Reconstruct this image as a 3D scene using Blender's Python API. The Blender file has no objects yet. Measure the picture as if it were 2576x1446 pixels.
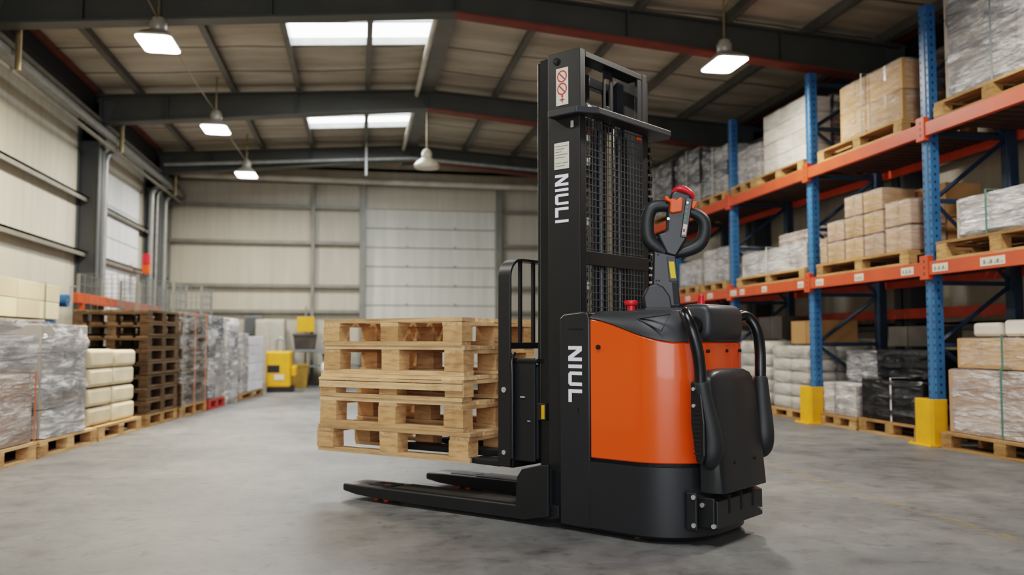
import bpy, bmesh, math, random
from mathutils import Vector, Matrix
random.seed(7)
S = bpy.context.scene
COL = S.collection
PI = math.pi
# ------------------------------------------------------------------ materials
def new_mat(name):
    m = bpy.data.materials.new(name); m.use_nodes = True
    return m, m.node_tree, m.node_tree.nodes['Principled BSDF']
def setp(b, **k):
    for n, v in k.items():
        b.inputs[n.replace('_', ' ')].default_value = v
def rgb(h):
    h = h.lstrip('#'); c = [int(h[i:i+2], 16)/255 for i in (0, 2, 4)]
    return tuple((x/12.92 if x <= .04045 else ((x+.055)/1.055)**2.4) for x in c) + (1,)
def noise(nt, scale, detail=3, vec=None, rough=.5):
    n = nt.nodes.new('ShaderNodeTexNoise'); n.inputs['Scale'].default_value = scale
    n.inputs['Detail'].default_value = detail; n.inputs['Roughness'].default_value = rough
    if vec is not None: nt.links.new(vec, n.inputs['Vector'])
    return n
def coords(nt, scale=(1, 1, 1), rot=(0, 0, 0)):
    t = nt.nodes.new('ShaderNodeTexCoord'); m = nt.nodes.new('ShaderNodeMapping')
    m.inputs['Scale'].default_value = scale; m.inputs['Rotation'].default_value = rot
    nt.links.new(t.outputs['Object'], m.inputs['Vector']); return m.outputs['Vector']
def ramp(nt, fac, stops):
    r = nt.nodes.new('ShaderNodeValToRGB'); e = r.color_ramp.elements
    e[0].position, e[0].color = stops[0]; e[1].position, e[1].color = stops[-1]
    for p, c in stops[1:-1]:
        x = e.new(p); x.color = c
    nt.links.new(fac, r.inputs['Fac']); return r.outputs['Color']
def mix(nt, a, b, fac, mode='MIX'):
    m = nt.nodes.new('ShaderNodeMix'); m.data_type = 'RGBA'; m.blend_type = mode
    for s, v in ((m.inputs['Factor'], fac), (m.inputs[6], a), (m.inputs[7], b)):
        if hasattr(v, 'default_value') or hasattr(v, 'links'): nt.links.new(v, s)
        else: s.default_value = v
    return m.outputs[2]
def math_(nt, op, a, b=None):
    m = nt.nodes.new('ShaderNodeMath'); m.operation = op
    for s, v in ((m.inputs[0], a), (m.inputs[1], b)):
        if v is None: continue
        if hasattr(v, 'links'): nt.links.new(v, s)
        else: s.default_value = v
    return m.outputs[0]
def bump(nt, b, h, strength=.3, dist=.01):
    n = nt.nodes.new('ShaderNodeBump'); n.inputs['Strength'].default_value = strength
    n.inputs['Distance'].default_value = dist
    nt.links.new(h, n.inputs['Height']); nt.links.new(n.outputs['Normal'], b.inputs['Normal'])
def tint(nt):
    a = nt.nodes.new('ShaderNodeAttribute'); a.attribute_name = 'tint'; return a.outputs['Fac']
def flat(name, col, rough=.5, metal=0, var=.12, scale=8, bmp=0, coat=0, spec=.5):
    m, nt, b = new_mat(name); c = rgb(col)
    n = noise(nt, scale, 4, coords(nt))
    d = tuple(x*(1-var) for x in c[:3])+(1,); l = tuple(min(1, x*(1+var)) for x in c[:3])+(1,)
    nt.links.new(ramp(nt, n.outputs['Fac'], [(.3, d), (.7, l)]), b.inputs['Base Color'])
    setp(b, Roughness=rough, Metallic=metal, Coat_Weight=coat, Specular_IOR_Level=spec)
    if bmp: bump(nt, b, noise(nt, 220, 2, coords(nt)).outputs['Fac'], bmp, .002)
    return m
def wood(name, dark, light, axis, knots=True):
    m, nt, b = new_mat(name)
    sc = {'x': (3, 40, 40), 'y': (40, 3, 40), 'b': (7, 7, 38)}[axis]
    v = coords(nt, sc)
    a = nt.nodes.new('ShaderNodeAttribute'); a.attribute_name = 'tint'
    oi = nt.nodes.new('ShaderNodeObjectInfo')
    va = nt.nodes.new('ShaderNodeVectorMath'); va.operation = 'ADD'
    cb = nt.nodes.new('ShaderNodeCombineXYZ')
    nt.links.new(math_(nt, 'MULTIPLY', math_(nt, 'ADD', a.outputs['Fac'], oi.outputs['Random']), 37.), cb.inputs[0])
    nt.links.new(v, va.inputs[0]); nt.links.new(cb.outputs[0], va.inputs[1])
    g = noise(nt, 1, 6, va.outputs[0], .65)
    c = ramp(nt, g.outputs['Fac'], [(.28, rgb(dark)), (.5, rgb(light)), (.75, tuple(min(1, x*1.25) for x in rgb(light)[:3])+(1,))])
    t = ramp(nt, a.outputs['Fac'], [(0, (.62, .58, .52, 1)), (1, (1.0, 1.0, 1.0, 1))])
    c = mix(nt, c, t, 1.0, 'MULTIPLY')
    big = noise(nt, 5, 3, coords(nt))
    st = ramp(nt, big.outputs['Fac'], [(.32, (.45, .36, .28, 1)), (.46, (1, 1, 1, 1))])
    c = mix(nt, c, st, .35, 'MULTIPLY')
    nt.links.new(c, b.inputs['Base Color']); setp(b, Roughness=.75, Specular_IOR_Level=.2)
    bump(nt, b, g.outputs['Fac'], .35, .004)
    return m
M = {}
M['black'] = flat('black_powder_coat', '#191a1c', .45, 0, .12, 5, .05)
M['wire'] = flat('guard_wire', '#4b4c4e', .45, .2, .1, 9)
M['blackgloss'] = flat('black_gloss', '#121315', .25, 0, .1, 6)
M['chassis'] = flat('charcoal_plastic', '#212225', .38, 0, .06, 4, .06)
M['cap'] = flat('grey_black_plastic', '#2b2c2f', .45, 0, .06, 4, .12)
M['rubber'] = flat('rubber', '#141415', .38, 0, .1, 9)
M['grip'] = flat('grip_foam', '#242526', .5, 0, .08, 9, .15)
M['dark'] = flat('deep_black', '#08080a', .6)
M['orange'] = flat('orange_paint', '#ea4f06', .26, 0, .03, 1.5, 0, .35)
M['orangeplastic'] = flat('orange_plastic', '#f2500c', .4, 0, .05, 9)
M['orangedull'] = flat('orange_roller', '#a8481a', .5, 0, .1, 9)
M['strip'] = flat('brown_black_strip', '#2b2621', .7, 0, .2, 12)
M['red'] = flat('red_plastic', '#d8202a', .35, 0, .05, 9)
M['white'] = flat('white_print', '#e8e8ee', .5, 0, .03, 9)
M['paper'] = flat('paper_label', '#c9c4b4', .6, 0, .06, 60)
M['inkred'] = flat('red_print', '#b8352c', .6)
M['inkgrey'] = flat('grey_print', '#77746c', .6)
M['yellow'] = flat('yellow_paint', '#d99a06', .45, 0, .1, 5)
M['mustard'] = flat('dull_mustard', '#8a6a24', .6, 0, .15, 6)
M['yellowlabel'] = flat('yellow_label', '#e6bb14', .5, 0, .05, 9)
M['chrome'] = flat('bright_metal', '#d5d5d2', .3, .7, .1, 20)
M['greycyl'] = flat('dull_steel', '#2b2824', .5, .3, .2, 14)
M['green'] = flat('green_led', '#2f7d4e', .4)
M['beige'] = flat('gap_backdrop_beige', '#a39377', .4, .1, .1, 10)  # tone of the lit background behind the mast, put on rods
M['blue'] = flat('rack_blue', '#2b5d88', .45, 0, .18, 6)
M['bluedark'] = flat('rack_blue_shade', '#1b3146', .5, 0, .2, 6)  # rack blue with the shade at the rear put into the colour
M['beam'] = flat('rack_orange', '#c0451f', .42, 0, .12, 5)
M['rackdeck'] = flat('rack_decking', '#4c2f20', .7, 0, .3, 5)
M['steel'] = flat('dark_steel_paint', '#43443f', .5, 0, .15, 2)
M['steel2'] = flat('column_steel', '#4b4e4f', .5, 0, .1, 2)
M['rust'] = flat('primer_red_steel', '#6b2f1c', .6, 0, .2, 4)
M['purlin'] = flat('purlin_steel', '#5d5c57', .5, .1, .2, 3)
M['galv'] = flat('galvanised_pipe', '#8d8e8b', .4, .3, .15, 9)
M['pipelight'] = flat('pale_pipe', '#c2bcae', .4, 0, .2, 3)
M['galvd'] = flat('grey_girt', '#77746b', .5, .1, .15, 5)
M['rod'] = flat('brass_rod', '#8c7a58', .4, .4, .1, 9)
M['lampbody'] = flat('lamp_housing', '#a9a498', .4, .3, .1, 9)
M['wx'] = wood('pine_along', '#b3865c', '#dfb88c', 'x')
M['wy'] = wood('pine_across', '#ae8057', '#d8b084', 'y')
M['wb'] = wood('pine_block', '#a8794f', '#d6a97a', 'b')
M['bb'] = wood('rack_pine_block', '#7d5a36', '#b18a5c', 'b')
M['db'] = wood('weathered_block', '#2f241a', '#5d4b38', 'b')
M['rb'] = M['db']
M['bx'] = wood('rack_pine_along', '#85613c', '#b79062', 'x')
M['by'] = wood('rack_pine_across', '#7f5b36', '#b08a5b', 'y')
M['dx'] = wood('weathered_along', '#35281c', '#6d5a45', 'x')
M['dy'] = wood('weathered_across', '#2c2118', '#5d4b38', 'y')
M['rx'] = flat('red_painted_wood', '#a33226', .6, 0, .2, 7)
M['strapgreen'] = flat('green_strap', '#3d6b5b', .4)
M['strapgrey'] = flat('grey_strap', '#6f7575', .4)
M['straporange'] = flat('orange_strap', '#c4652f', .4)
M['strapwhite'] = flat('white_strap', '#c9c6be', .4)
M['tape'] = flat('packing_tape', '#a58258', .25)
M['slate'] = flat('slate', '#6c7478', .6)
M['mesh'] = flat('cage_wire', '#6f7472', .5, .3)
M['bluething'] = flat('blue_enamel', '#245486', .4)
M['ledge'] = flat('shelf_grey', '#676a6a', .5)
def carton(name, base, var=.1):
    m, nt, b = new_mat(name); c = rgb(base)
    n = noise(nt, 2.2, 5, coords(nt))
    d = tuple(x*(1-var*1.6) for x in c[:3])+(1,); l = tuple(min(1, x*(1+var)) for x in c[:3])+(1,)
    cc = ramp(nt, n.outputs['Fac'], [(.3, d), (.7, l)])
    t = ramp(nt, tint(nt), [(0, (.78, .76, .74, 1)), (1, (1.05, 1.03, 1.0, 1))])
    nt.links.new(mix(nt, cc, t, 1., 'MULTIPLY'), b.inputs['Base Color'])
    setp(b, Roughness=.7, Specular_IOR_Level=.25); return m
M['cb'] = carton('brown_cardboard', '#b58a5c')
M['cb2'] = carton('pink_brown_cardboard', '#b08c70')
M['cw'] = carton('white_cardboard', '#d3cec4', .06)
M['cwb'] = carton('bright_white_cardboard', '#e6e4ea', .04)
M['cc'] = carton('cream_cardboard', '#cfc1a4', .08)
M['cg'] = carton('grey_goods', '#9d958d', .2)
M['cd'] = carton('dark_goods', '#4b4641', .3)
M['ck'] = carton('black_goods', '#161719', .3)
M['cp'] = carton('pale_goods', '#b3aca3', .12)
M['sack'] = carton('cream_sack', '#e6d8ba', .12)
M['sackg'] = carton('grey_white_sack', '#b7b2a6', .14)
def film(name, tintc, alpha, rough=.22):
    m, nt, b = new_mat(name)
    v = coords(nt, (1.8, 1.8, 12))
    n = noise(nt, 1.2, 5, v, .6); n.inputs['Distortion'].default_value = 1.6
    n2 = noise(nt, 4, 4, coords(nt))
    setp(b, Roughness=rough, Specular_IOR_Level=.9)
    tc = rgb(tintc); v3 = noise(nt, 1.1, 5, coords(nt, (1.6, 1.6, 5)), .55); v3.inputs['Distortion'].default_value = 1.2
    nt.links.new(ramp(nt, v3.outputs['Fac'], [(.38, tuple(x*.6 for x in tc[:3])+(1,)), (.48, tc), (.56, tuple(min(1, x*1.7) for x in tc[:3])+(1,))]), b.inputs['Base Color'])  # film highlights put into the colour as whitish streaks
    bump(nt, b, math_(nt, 'ADD', n.outputs['Fac'], math_(nt, 'MULTIPLY', n2.outputs['Fac'], .6)), 1., .09)
    tr = nt.nodes.new('ShaderNodeBsdfTransparent'); mx = nt.nodes.new('ShaderNodeMixShader')
    out = nt.nodes['Material Output']
    f = nt.nodes.new('ShaderNodeMapRange'); nt.links.new(n.outputs['Fac'], f.inputs['Value'])
    f.inputs['From Min'].default_value = .38; f.inputs['From Max'].default_value = .66
    f.inputs['To Min'].default_value = alpha*.45; f.inputs['To Max'].default_value = min(1, alpha*1.7)
    nt.links.new(f.outputs['Result'], mx.inputs['Fac'])
    nt.links.new(tr.outputs[0], mx.inputs[1]); nt.links.new(b.outputs[0], mx.inputs[2])
    nt.links.new(mx.outputs[0], out.inputs['Surface']); return m
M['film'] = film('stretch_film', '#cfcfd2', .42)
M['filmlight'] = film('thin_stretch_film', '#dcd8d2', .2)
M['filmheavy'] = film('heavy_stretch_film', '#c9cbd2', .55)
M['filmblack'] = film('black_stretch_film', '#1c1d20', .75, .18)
def emis(name, col, st):
    m, nt, b = new_mat(name)
    setp(b, Base_Color=(.8, .8, .8, 1), Emission_Color=col, Emission_Strength=st); return m
M['lens'] = emis('lamp_lens', (1, .97, .9, 1), 14)
M['lensoff'] = flat('lamp_lens_off', '#c9bda6', .4)
M['sky'] = emis('skylight_glow', (.93, .97, 1, 1), 10)
M['led'] = emis('display_glow', (.5, .9, .8, 1), .6)
# floor
m, nt, b = new_mat('concrete_floor')
v = coords(nt)
n1 = noise(nt, .55, 8, v, .62); n2 = noise(nt, 3.2, 10, v, .7); n3 = noise(nt, 60, 4, v, .6)
c1 = ramp(nt, n1.outputs['Fac'], [(.3, rgb('#515151')), (.5, rgb('#666665')), (.72, rgb('#807e79'))])
c2 = ramp(nt, n2.outputs['Fac'], [(.32, (.4, .4, .4, 1)), (.46, (.84, .84, .84, 1)), (.56, (1, 1, 1, 1)), (.75, (1.2, 1.2, 1.18, 1))])
c3 = ramp(nt, n3.outputs['Fac'], [(.3, (.9, .9, .9, 1)), (.7, (1.04, 1.04, 1.04, 1))])
n4 = noise(nt, 9, 6, v, .62); n4.inputs['Distortion'].default_value = .8
c4 = ramp(nt, n4.outputs['Fac'], [(.30, (.42, .42, .42, 1)), (.42, (.9, .9, .9, 1)), (.6, (1.02, 1.02, 1.02, 1)), (.75, (1.12, 1.12, 1.1, 1))])
nt.links.new(mix(nt, mix(nt, mix(nt, c1, c2, .8, 'MULTIPLY'), c4, .85, 'MULTIPLY'), c3, 1., 'MULTIPLY'), b.inputs['Base Color'])
nt.links.new(math_(nt, 'ADD', math_(nt, 'MULTIPLY', n2.outputs['Fac'], .35), .38), b.inputs['Roughness'])
bump(nt, b, n4.outputs['Fac'], .15, .01); M['floor'] = m
def wallmat(name, base, axis, pitch=.3, dark=.82):
    m, nt, b = new_mat(name)
    t = nt.nodes.new('ShaderNodeTexCoord'); s = nt.nodes.new('ShaderNodeSeparateXYZ'); nt.links.new(t.outputs['Object'], s.inputs[0])
    f = math_(nt, 'FRACT', math_(nt, 'DIVIDE', s.outputs[axis], pitch))
    r = ramp(nt, f, [(0, (dark, dark, dark, 1)), (.06, (1, 1, 1, 1)), (.5, (.97, .97, .97, 1)), (1, (1, 1, 1, 1))])
    sc = [6, 6, 6]; sc[2] = .5
    n = noise(nt, 1, 5, coords(nt, tuple(sc)), .6)
    c = ramp(nt, n.outputs['Fac'], [(.3, tuple(x*.84 for x in rgb(base)[:3])+(1,)), (.65, rgb(base))])
    z = nt.nodes.new('ShaderNodeMapRange'); nt.links.new(s.outputs[2], z.inputs['Value'])
    nt.links.new(mix(nt, c, r, 1., 'MULTIPLY'), b.inputs['Base Color']); setp(b, Roughness=.65)
    return m
M['wallx'] = wallmat('cream_wall_sheeting', '#bdb5a4', 0)
M['wally'] = wallmat('cream_side_sheeting', '#c3bcab', 1)
M['door'] = wallmat('white_door_panel', '#cfccc0', 0, 1.1, .9)
M['sidedoor'] = wallmat('white_side_door', '#d4d6d6', 1, .9, .9)
# ceiling
m, nt, b = new_mat('roof_lining')
t = nt.nodes.new('ShaderNodeTexCoord'); s = nt.nodes.new('ShaderNodeSeparateXYZ'); nt.links.new(t.outputs['Object'], s.inputs[0])
wob = noise(nt, .8, 2, coords(nt))
yy = math_(nt, 'ADD', s.outputs[1], math_(nt, 'MULTIPLY', wob.outputs['Fac'], .25))
f = math_(nt, 'FRACT', math_(nt, 'DIVIDE', yy, 1.15))
r = ramp(nt, f, [(0, (.22, .20, .17, 1)), (.04, (.28, .26, .23, 1)), (.065, (1, 1, 1, 1)), (.55, (.86, .85, .82, 1)), (1, (1, 1, 1, 1))])
n = noise(nt, 1, 6, coords(nt, (.5, 2.2, 1)), .6)
c = ramp(nt, n.outputs['Fac'], [(.3, rgb('#938a7d')), (.65, rgb('#bdb4a5'))])
nt.links.new(mix(nt, c, r, 1., 'MULTIPLY'), b.inputs['Base Color']); setp(b, Roughness=.8); M['roof'] = m

# ------------------------------------------------------------------ mesh builder
class MB:
    def __init__(s): s.v = []; s.f = []; s.m = []; s.t = []
    def add(s, vs, fs, mi=0, t=None):
        o = len(s.v); t = random.random() if t is None else t
        s.v += [tuple(x) for x in vs]
        for f in fs: s.f.append([i+o for i in f]); s.m.append(mi); s.t.append(t)
        return s
    def box(s, a, b, mi=0, t=None, jit=0):
        x0, y0, z0 = a; x1, y1, z1 = b
        vs = [(x0, y0, z0), (x1, y0, z0), (x1, y1, z0), (x0, y1, z0), (x0, y0, z1), (x1, y0, z1), (x1, y1, z1), (x0, y1, z1)]
        if jit: vs = [tuple(c+random.uniform(-jit, jit) for c in p) for p in vs]
        return s.add(vs, [(0, 3, 2, 1), (4, 5, 6, 7), (0, 1, 5, 4), (1, 2, 6, 5), (2, 3, 7, 6), (3, 0, 4, 7)], mi, t)
    def prism(s, poly, axis, a, b, mi=0):
        # poly in the two remaining axes (in x,y,z order), extruded along axis from a to b
        def P(p, h):
            q = list(p); q.insert(axis, h); return tuple(q)
        n = len(poly); vs = [P(p, a) for p in poly]+[P(p, b) for p in poly]
        fs = [tuple(range(n))[::-1], tuple(range(n, 2*n))]+[(i, (i+1) % n, n+(i+1) % n, n+i) for i in range(n)]
        return s.add(vs, fs, mi)
    def loft(s, rings, mi=0, caps=True, closed=True):
        n = len(rings[0]); vs = [p for r in rings for p in r]; fs = []
        for k in range(len(rings)-1):
            for i in range(n if closed else n-1):
                j = (i+1) % n
                fs.append((k*n+i, k*n+j, (k+1)*n+j, (k+1)*n+i))
        if caps: fs += [tuple(range(n))[::-1], tuple(range((len(rings)-1)*n, len(rings)*n))]
        return s.add(vs, fs, mi)
    def tube(s, pts, r, n=14, mi=0, smooth=0, flat_=(1, 1)):
        pts = [Vector(p) for p in pts]
        rs = list(r) if isinstance(r, (list, tuple)) else [r]*len(pts)
        for _ in range(smooth):
            q = [pts[0]]; w = [rs[0]]
            for i in range(len(pts)-1):
                q += [pts[i]*.75+pts[i+1]*.25, pts[i]*.25+pts[i+1]*.75]; w += [rs[i]*.75+rs[i+1]*.25, rs[i]*.25+rs[i+1]*.75]
            q.append(pts[-1]); w.append(rs[-1]); pts, rs = q, w
        rings = []; ref = None
        for i, p in enumerate(pts):
            d = (pts[min(i+1, len(pts)-1)]-pts[max(i-1, 0)]).normalized()
            if ref is None:
                ref = Vector((0, 0, 1)) if abs(d.z) < .9 else Vector((1, 0, 0))
            a = (ref-d*ref.dot(d)).normalized(); ref = a; c = d.cross(a)
            rings.append([tuple(p+(a*math.cos(2*PI*k/n)*flat_[0]+c*math.sin(2*PI*k/n)*flat_[1])*rs[i]) for k in range(n)])
        return s.loft(rings, mi)
    def cyl(s, a, b, r, n=20, mi=0): return s.tube([a, b], r, n, mi)
    def lathe(s, prof, c=(0, 0, 0), n=24, mi=0):
        return s.loft([[(c[0]+r*math.cos(2*PI*k/n), c[1]+r*math.sin(2*PI*k/n), c[2]+z) for k in range(n)] for r, z in prof], mi)
    def build(s, name, mats, parent=None, bevel=0, seg=2, smooth=None, fn=None, loc=None):
        me = bpy.data.meshes.new(name)
        vs = [fn(*p) for p in s.v] if fn else s.v
        me.from_pydata([tuple(p) for p in vs], [], s.f)
        mats = mats if isinstance(mats, (list, tuple)) else [mats]
        for x in mats: me.materials.append(M[x])
        for p, k in zip(me.polygons, s.m): p.material_index = min(k, len(mats)-1)
        at = me.attributes.new('tint', 'FLOAT', 'FACE')
        for i, t in enumerate(s.t): at.data[i].value = t
        bm = bmesh.new(); bm.from_mesh(me); bmesh.ops.recalc_face_normals(bm, faces=bm.faces[:]); bm.to_mesh(me); bm.free()
        if smooth is not None:
            me.polygons.foreach_set('use_smooth', [True]*len(me.polygons))
            me.set_sharp_from_angle(angle=math.radians(smooth))
        o = bpy.data.objects.new(name, me); COL.objects.link(o)
        if parent: o.parent = parent
        if loc: o.location = loc
        if bevel:
            bv = o.modifiers.new('bevel', 'BEVEL'); bv.width = bevel; bv.segments = seg; bv.limit_method = 'ANGLE'; bv.angle_limit = math.radians(40)
        return o
def tag(o, label, cat, group=None):
    o['label'] = label; o['category'] = cat
    if group: o['group'] = group
    return o
def struct(o): o['kind'] = 'structure'; return o
def thing(name, label, cat, loc=(0, 0, 0), rz=0, group=None):
    o = bpy.data.objects.new(name, None); COL.objects.link(o); o.empty_display_size = .1
    o.location = loc; o.rotation_euler = (0, 0, rz); return tag(o, label, cat, group)
def copy_tree(o, parent=None):
    c = o.copy(); COL.objects.link(c)
    if parent: c.parent = parent
    for ch in KIDS.get(o.name, []) if parent is None else []:
        d = ch.copy(); COL.objects.link(d); d.parent = c
    return c
KIDS = {}

# ------------------------------------------------------------------ room shell
XL, XR, YB, YF, RX = -4.28, 7.15, 20.5, -5.0, 1.1
def roof_z(x): return 5.30-.066*abs(x-RX)
struct(MB().box((XL-.2, YF, -.12), (XR+.2, YB+.2, 0)).build('floor', 'floor'))
struct(MB().box((XL-.12, YF, 0), (XL, YB+.12, 5.2)).build('wall_left', 'wally'))
struct(MB().box((XR, YF, 0), (XR+.12, YB+.12, 5.2)).build('wall_right', 'wally'))
DX0, DX1, DZ = .12, 3.25, 4.05
w = MB()
w.box((XL, YB, 0), (DX0, YB+.12, 5.0)); w.box((DX1, YB, 0), (XR, YB+.12, 5.0)); w.box((DX0, YB, DZ), (DX1, YB+.12, 5.0))
w.prism([(XL, 5.0), (XR, 5.0), (XR, roof_z(XR)), (RX, 5.3), (XL, roof_z(XL))], 1, YB, YB+.12)
struct(w.build('wall_back', 'wallx'))
# roof with skylight openings
sky = [(-.98, 1.0, 10.35, 12.35), (-.98, 1.0, 15.3, 17.25)]
c = MB()
xs = [XL-.1, -.98, 1.0, RX, XR+.1]; ys = [YF, 1.0, 3.0, 10.35, 12.35, 15.3, 17.25, YB+.12]
for i in range(len(xs)-1):
    for j in range(len(ys)-1):
        if i == 1 and j in (1, 3, 5): continue
        x0, x1, y0, y1 = xs[i], xs[i+1], ys[j], ys[j+1]; th = .06
        vs = [(x0, y0, roof_z(x0)), (x1, y0, roof_z(x1)), (x1, y1, roof_z(x1)), (x0, y1, roof_z(x0))]
        vs += [(p[0], p[1], p[2]+th) for p in vs]
        c.add(vs, [(0, 3, 2, 1), (4, 5, 6, 7), (0, 1, 5, 4), (1, 2, 6, 5), (2, 3, 7, 6), (3, 0, 4, 7)], 0, .5)
struct(c.build('ceiling', 'roof'))
for k, (x0, x1, y0, y1) in enumerate(sky+[(-.92, 1.0, 1.0, 3.0)]):
    e = bpy.data.objects.new('window_%d' % (k+1), None); COL.objects.link(e); e.location = ((x0+x1)/2, (y0+y1)/2, 5.2); struct(e)
    cx, cy = e.location[0], e.location[1]
    g = MB()
    for a, bb in ((x0, .09), (.13, x1)):
        z0 = roof_z(a)-5.2+.05; z1 = roof_z(bb)-5.2+.05
        g.add([(a-cx, y0-cy, z0), (bb-cx, y0-cy, z1), (bb-cx, y1-cy, z1), (a-cx, y1-cy, z0)], [(0, 1, 2, 3)])
    g.build('glazing', 'sky', e)
    fr = MB()
    for a in (x0, x1):
        z = roof_z(a)-5.2; fr.box((a-.03-cx, y0-cy, z-.10), (a+.03-cx, y1-cy, z+.06))
    for a in (y0, y1, y0+(y1-y0)*.55):
        zA, zB = roof_z(x0)-5.2, roof_z(x1)-5.2
        fr.add([(x0-cx, a-.025-cy, zA-.06), (x1-cx, a-.025-cy, zB-.06), (x1-cx, a+.025-cy, zB-.06), (x0-cx, a+.025-cy, zA-.06),
                (x0-cx, a-.025-cy, zA+.05), (x1-cx, a-.025-cy, zB+.05), (x1-cx, a+.025-cy, zB+.05), (x0-cx, a+.025-cy, zA+.05)],
               [(0, 3, 2, 1), (4, 5, 6, 7), (0, 1, 5, 4), (1, 2, 6, 5), (2, 3, 7, 6), (3, 0, 4, 7)])
    fr.build('window_frame', 'galv', e)
tn = [0]
def trim(mb, mat, **k):
    tn[0] += 1; return struct(mb.build('trim_%d' % tn[0], mat, **k))
# purlins
for x in (-3.43, -1.99, -.98, .12, 2.25, 3.35, 4.5, 5.6, 6.6):
    z = roof_z(x); p = MB()
    p.box((x-.012, YF, z-.13), (x+.012, YB, z)); p.box((x-.04, YF, z-.14), (x+.04, YB, z-.125)); trim(p, 'purlin')
z = roof_z(RX); p = MB(); p.box((RX-.10, YF, z-.16), (RX-.06, YB, z-.02)); p.box((RX+.06, YF, z-.16), (RX+.10, YB, z-.02)); p.box((RX-.12, YF, z-.175), (RX+.12, YB, z-.16)); trim(p, 'purlin')
p = MB(); p.cyl((RX-.17, YF, z-.22), (RX-.17, YB, z-.22), .04); trim(p, 'pipelight', smooth=40)
# portal frames
def frame(Y):
    p = MB(); zt = 5.15
    def top(x): return zt-.066*abs(x-RX)
    def bot(x): return 4.84-.090*abs(x-RX)
    for a, bb in ((XL+.05, RX), (RX, XR-.05)):
        p.prism([(a, bot(a)), (bb, bot(bb)), (bb, top(bb)), (a, top(a))], 1, Y-.012, Y+.012)
        for z_, f in ((0, bot), (0, top)):
            p.prism([(a, f(a)-.012), (bb, f(bb)-.012), (bb, f(bb)+.012), (a, f(a)+.012)], 1, Y-.11, Y+.11, 1 if (f is bot and a >= RX) else 0)
    for x in (-3, -1, 3.2, 5.2, RX):
        p.box((x-.008, Y-.1, bot(x)), (x+.008, Y+.1, top(x)))
    trim(p, ['steel', 'rust'])
    for x, s in ((XL, 1), (XR, -1)):
        q = MB(); q.box((min(x, x+s*.32), Y-.02, 0), (max(x, x+s*.32), Y+.02, 4.7))
        q.box((min(x+s*.30, x+s*.32), Y-.17, 0), (max(x+s*.30, x+s*.32), Y+.17, 4.75)); q.box((min(x, x+s*.02), Y-.17, 0), (max(x, x+s*.02), Y+.17, 4.75))
        q.prism([(x, 4.75), (x+s*.5, 4.75), (x+s*.3, 4.1), (x, 4.1)], 1, Y-.02, Y+.02)
        trim(q, 'steel2')
for Y in (1.4, 5.75, 10.1, 14.45, 18.7): frame(Y)
# eave struts (dark, with rust edge), girts, conduits
for x, s in ((XL, 1), (XR, -1)):
    p = MB(); p.box((min(x, x+s*.22), YF, 4.60), (max(x, x+s*.22), YB, 4.86)); p.box((min(x+s*.2, x+s*.26), YF, 4.84), (max(x+s*.2, x+s*.26), YB, 4.92), 1); trim(p, ['dark', 'rust'])
    for z in (3.2, 2.35, 1.2):
        p = MB(); p.box((min(x+s*.01, x+s*.14), YF, z-.015), (max(x+s*.01, x+s*.14), YB, z+.015)); p.box((min(x+s*.12, x+s*.14), YF, z-.07), (max(x+s*.12, x+s*.14), YB, z+.015)); trim(p, 'galvd')
for z, r, m_, xo in ((4.2, .065, 'galv', .40), (4.42, .03, 'galvd', .3), (4.02, .03, 'galvd', .42)):
    p = MB(); p.cyl((XL+xo, YF, z), (XL+xo, YB-.1, z), r); trim(p, m_, smooth=40)
p = MB(); p.cyl((XR-.3, YF, 4.45), (XR-.3, YB-.1, 4.45), .05); trim(p, 'galv', smooth=40)
for Y, x, r in ((14.72, XL+.30, .04), (14.9, XL+.24, .025), (15.02, XL+.2, .03), (18.1, XL+.25, .05), (18.35, XL+.3, .03), (19.1, XL+.3, .05)):
    p = MB(); p.tube([(x, Y, 0), (x, Y, 3.7), (x, Y+.02, 3.95), (x+.1, Y+.35, 4.12), (x+.1, Y+.8, 4.18)], r, 10, smooth=2); trim(p, 'galv', smooth=50)
for Y in (10.4, 14.75, 18.95):
    p = MB(); p.cyl((XL+.52, Y, 4.0), (XL+.52, Y, 4.8), .035); trim(p, 'rod', smooth=40)
# back wall girts, posts
for z in (4.62, 4.06, 3.24, 2.25, 1.67):
    for a, bb in ((XL, DX0-.05), (DX1+.05, XR)) if z < 4.3 else ((XL, XR),):
        p = MB(); p.box((a, YB-.14, z-.015), (bb, YB-.005, z+.015)); p.box((a, YB-.15, z-.06), (bb, YB-.13, z+.015)); trim(p, 'galvd')
for x, w_ in ((-1.02, .035), (DX0-.03, .06), (DX1+.03, .06), (5.3, .05), (XL+.1, .05)):
    p = MB(); p.box((x-w_, YB-.2, 0), (x+w_, YB-.005, 4.7)); trim(p, 'galvd')
p = MB(); p.tube([(-3.9, 18.5, 4.55), (1.1, 18.5, 4.86), (6.9, 18.5, 4.5)], .04, 10); trim(p, 'galv', smooth=40)
p = MB(); p.cyl((-3.9, 20.15, 4.66), (6.9, 20.15, 4.58), .07); trim(p, 'pipelight', smooth=40)
p = MB(); p.cyl((.14, 18.2, 4.4), (.14, 18.2, 5.2), .03); trim(p, 'galv', smooth=40)
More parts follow.
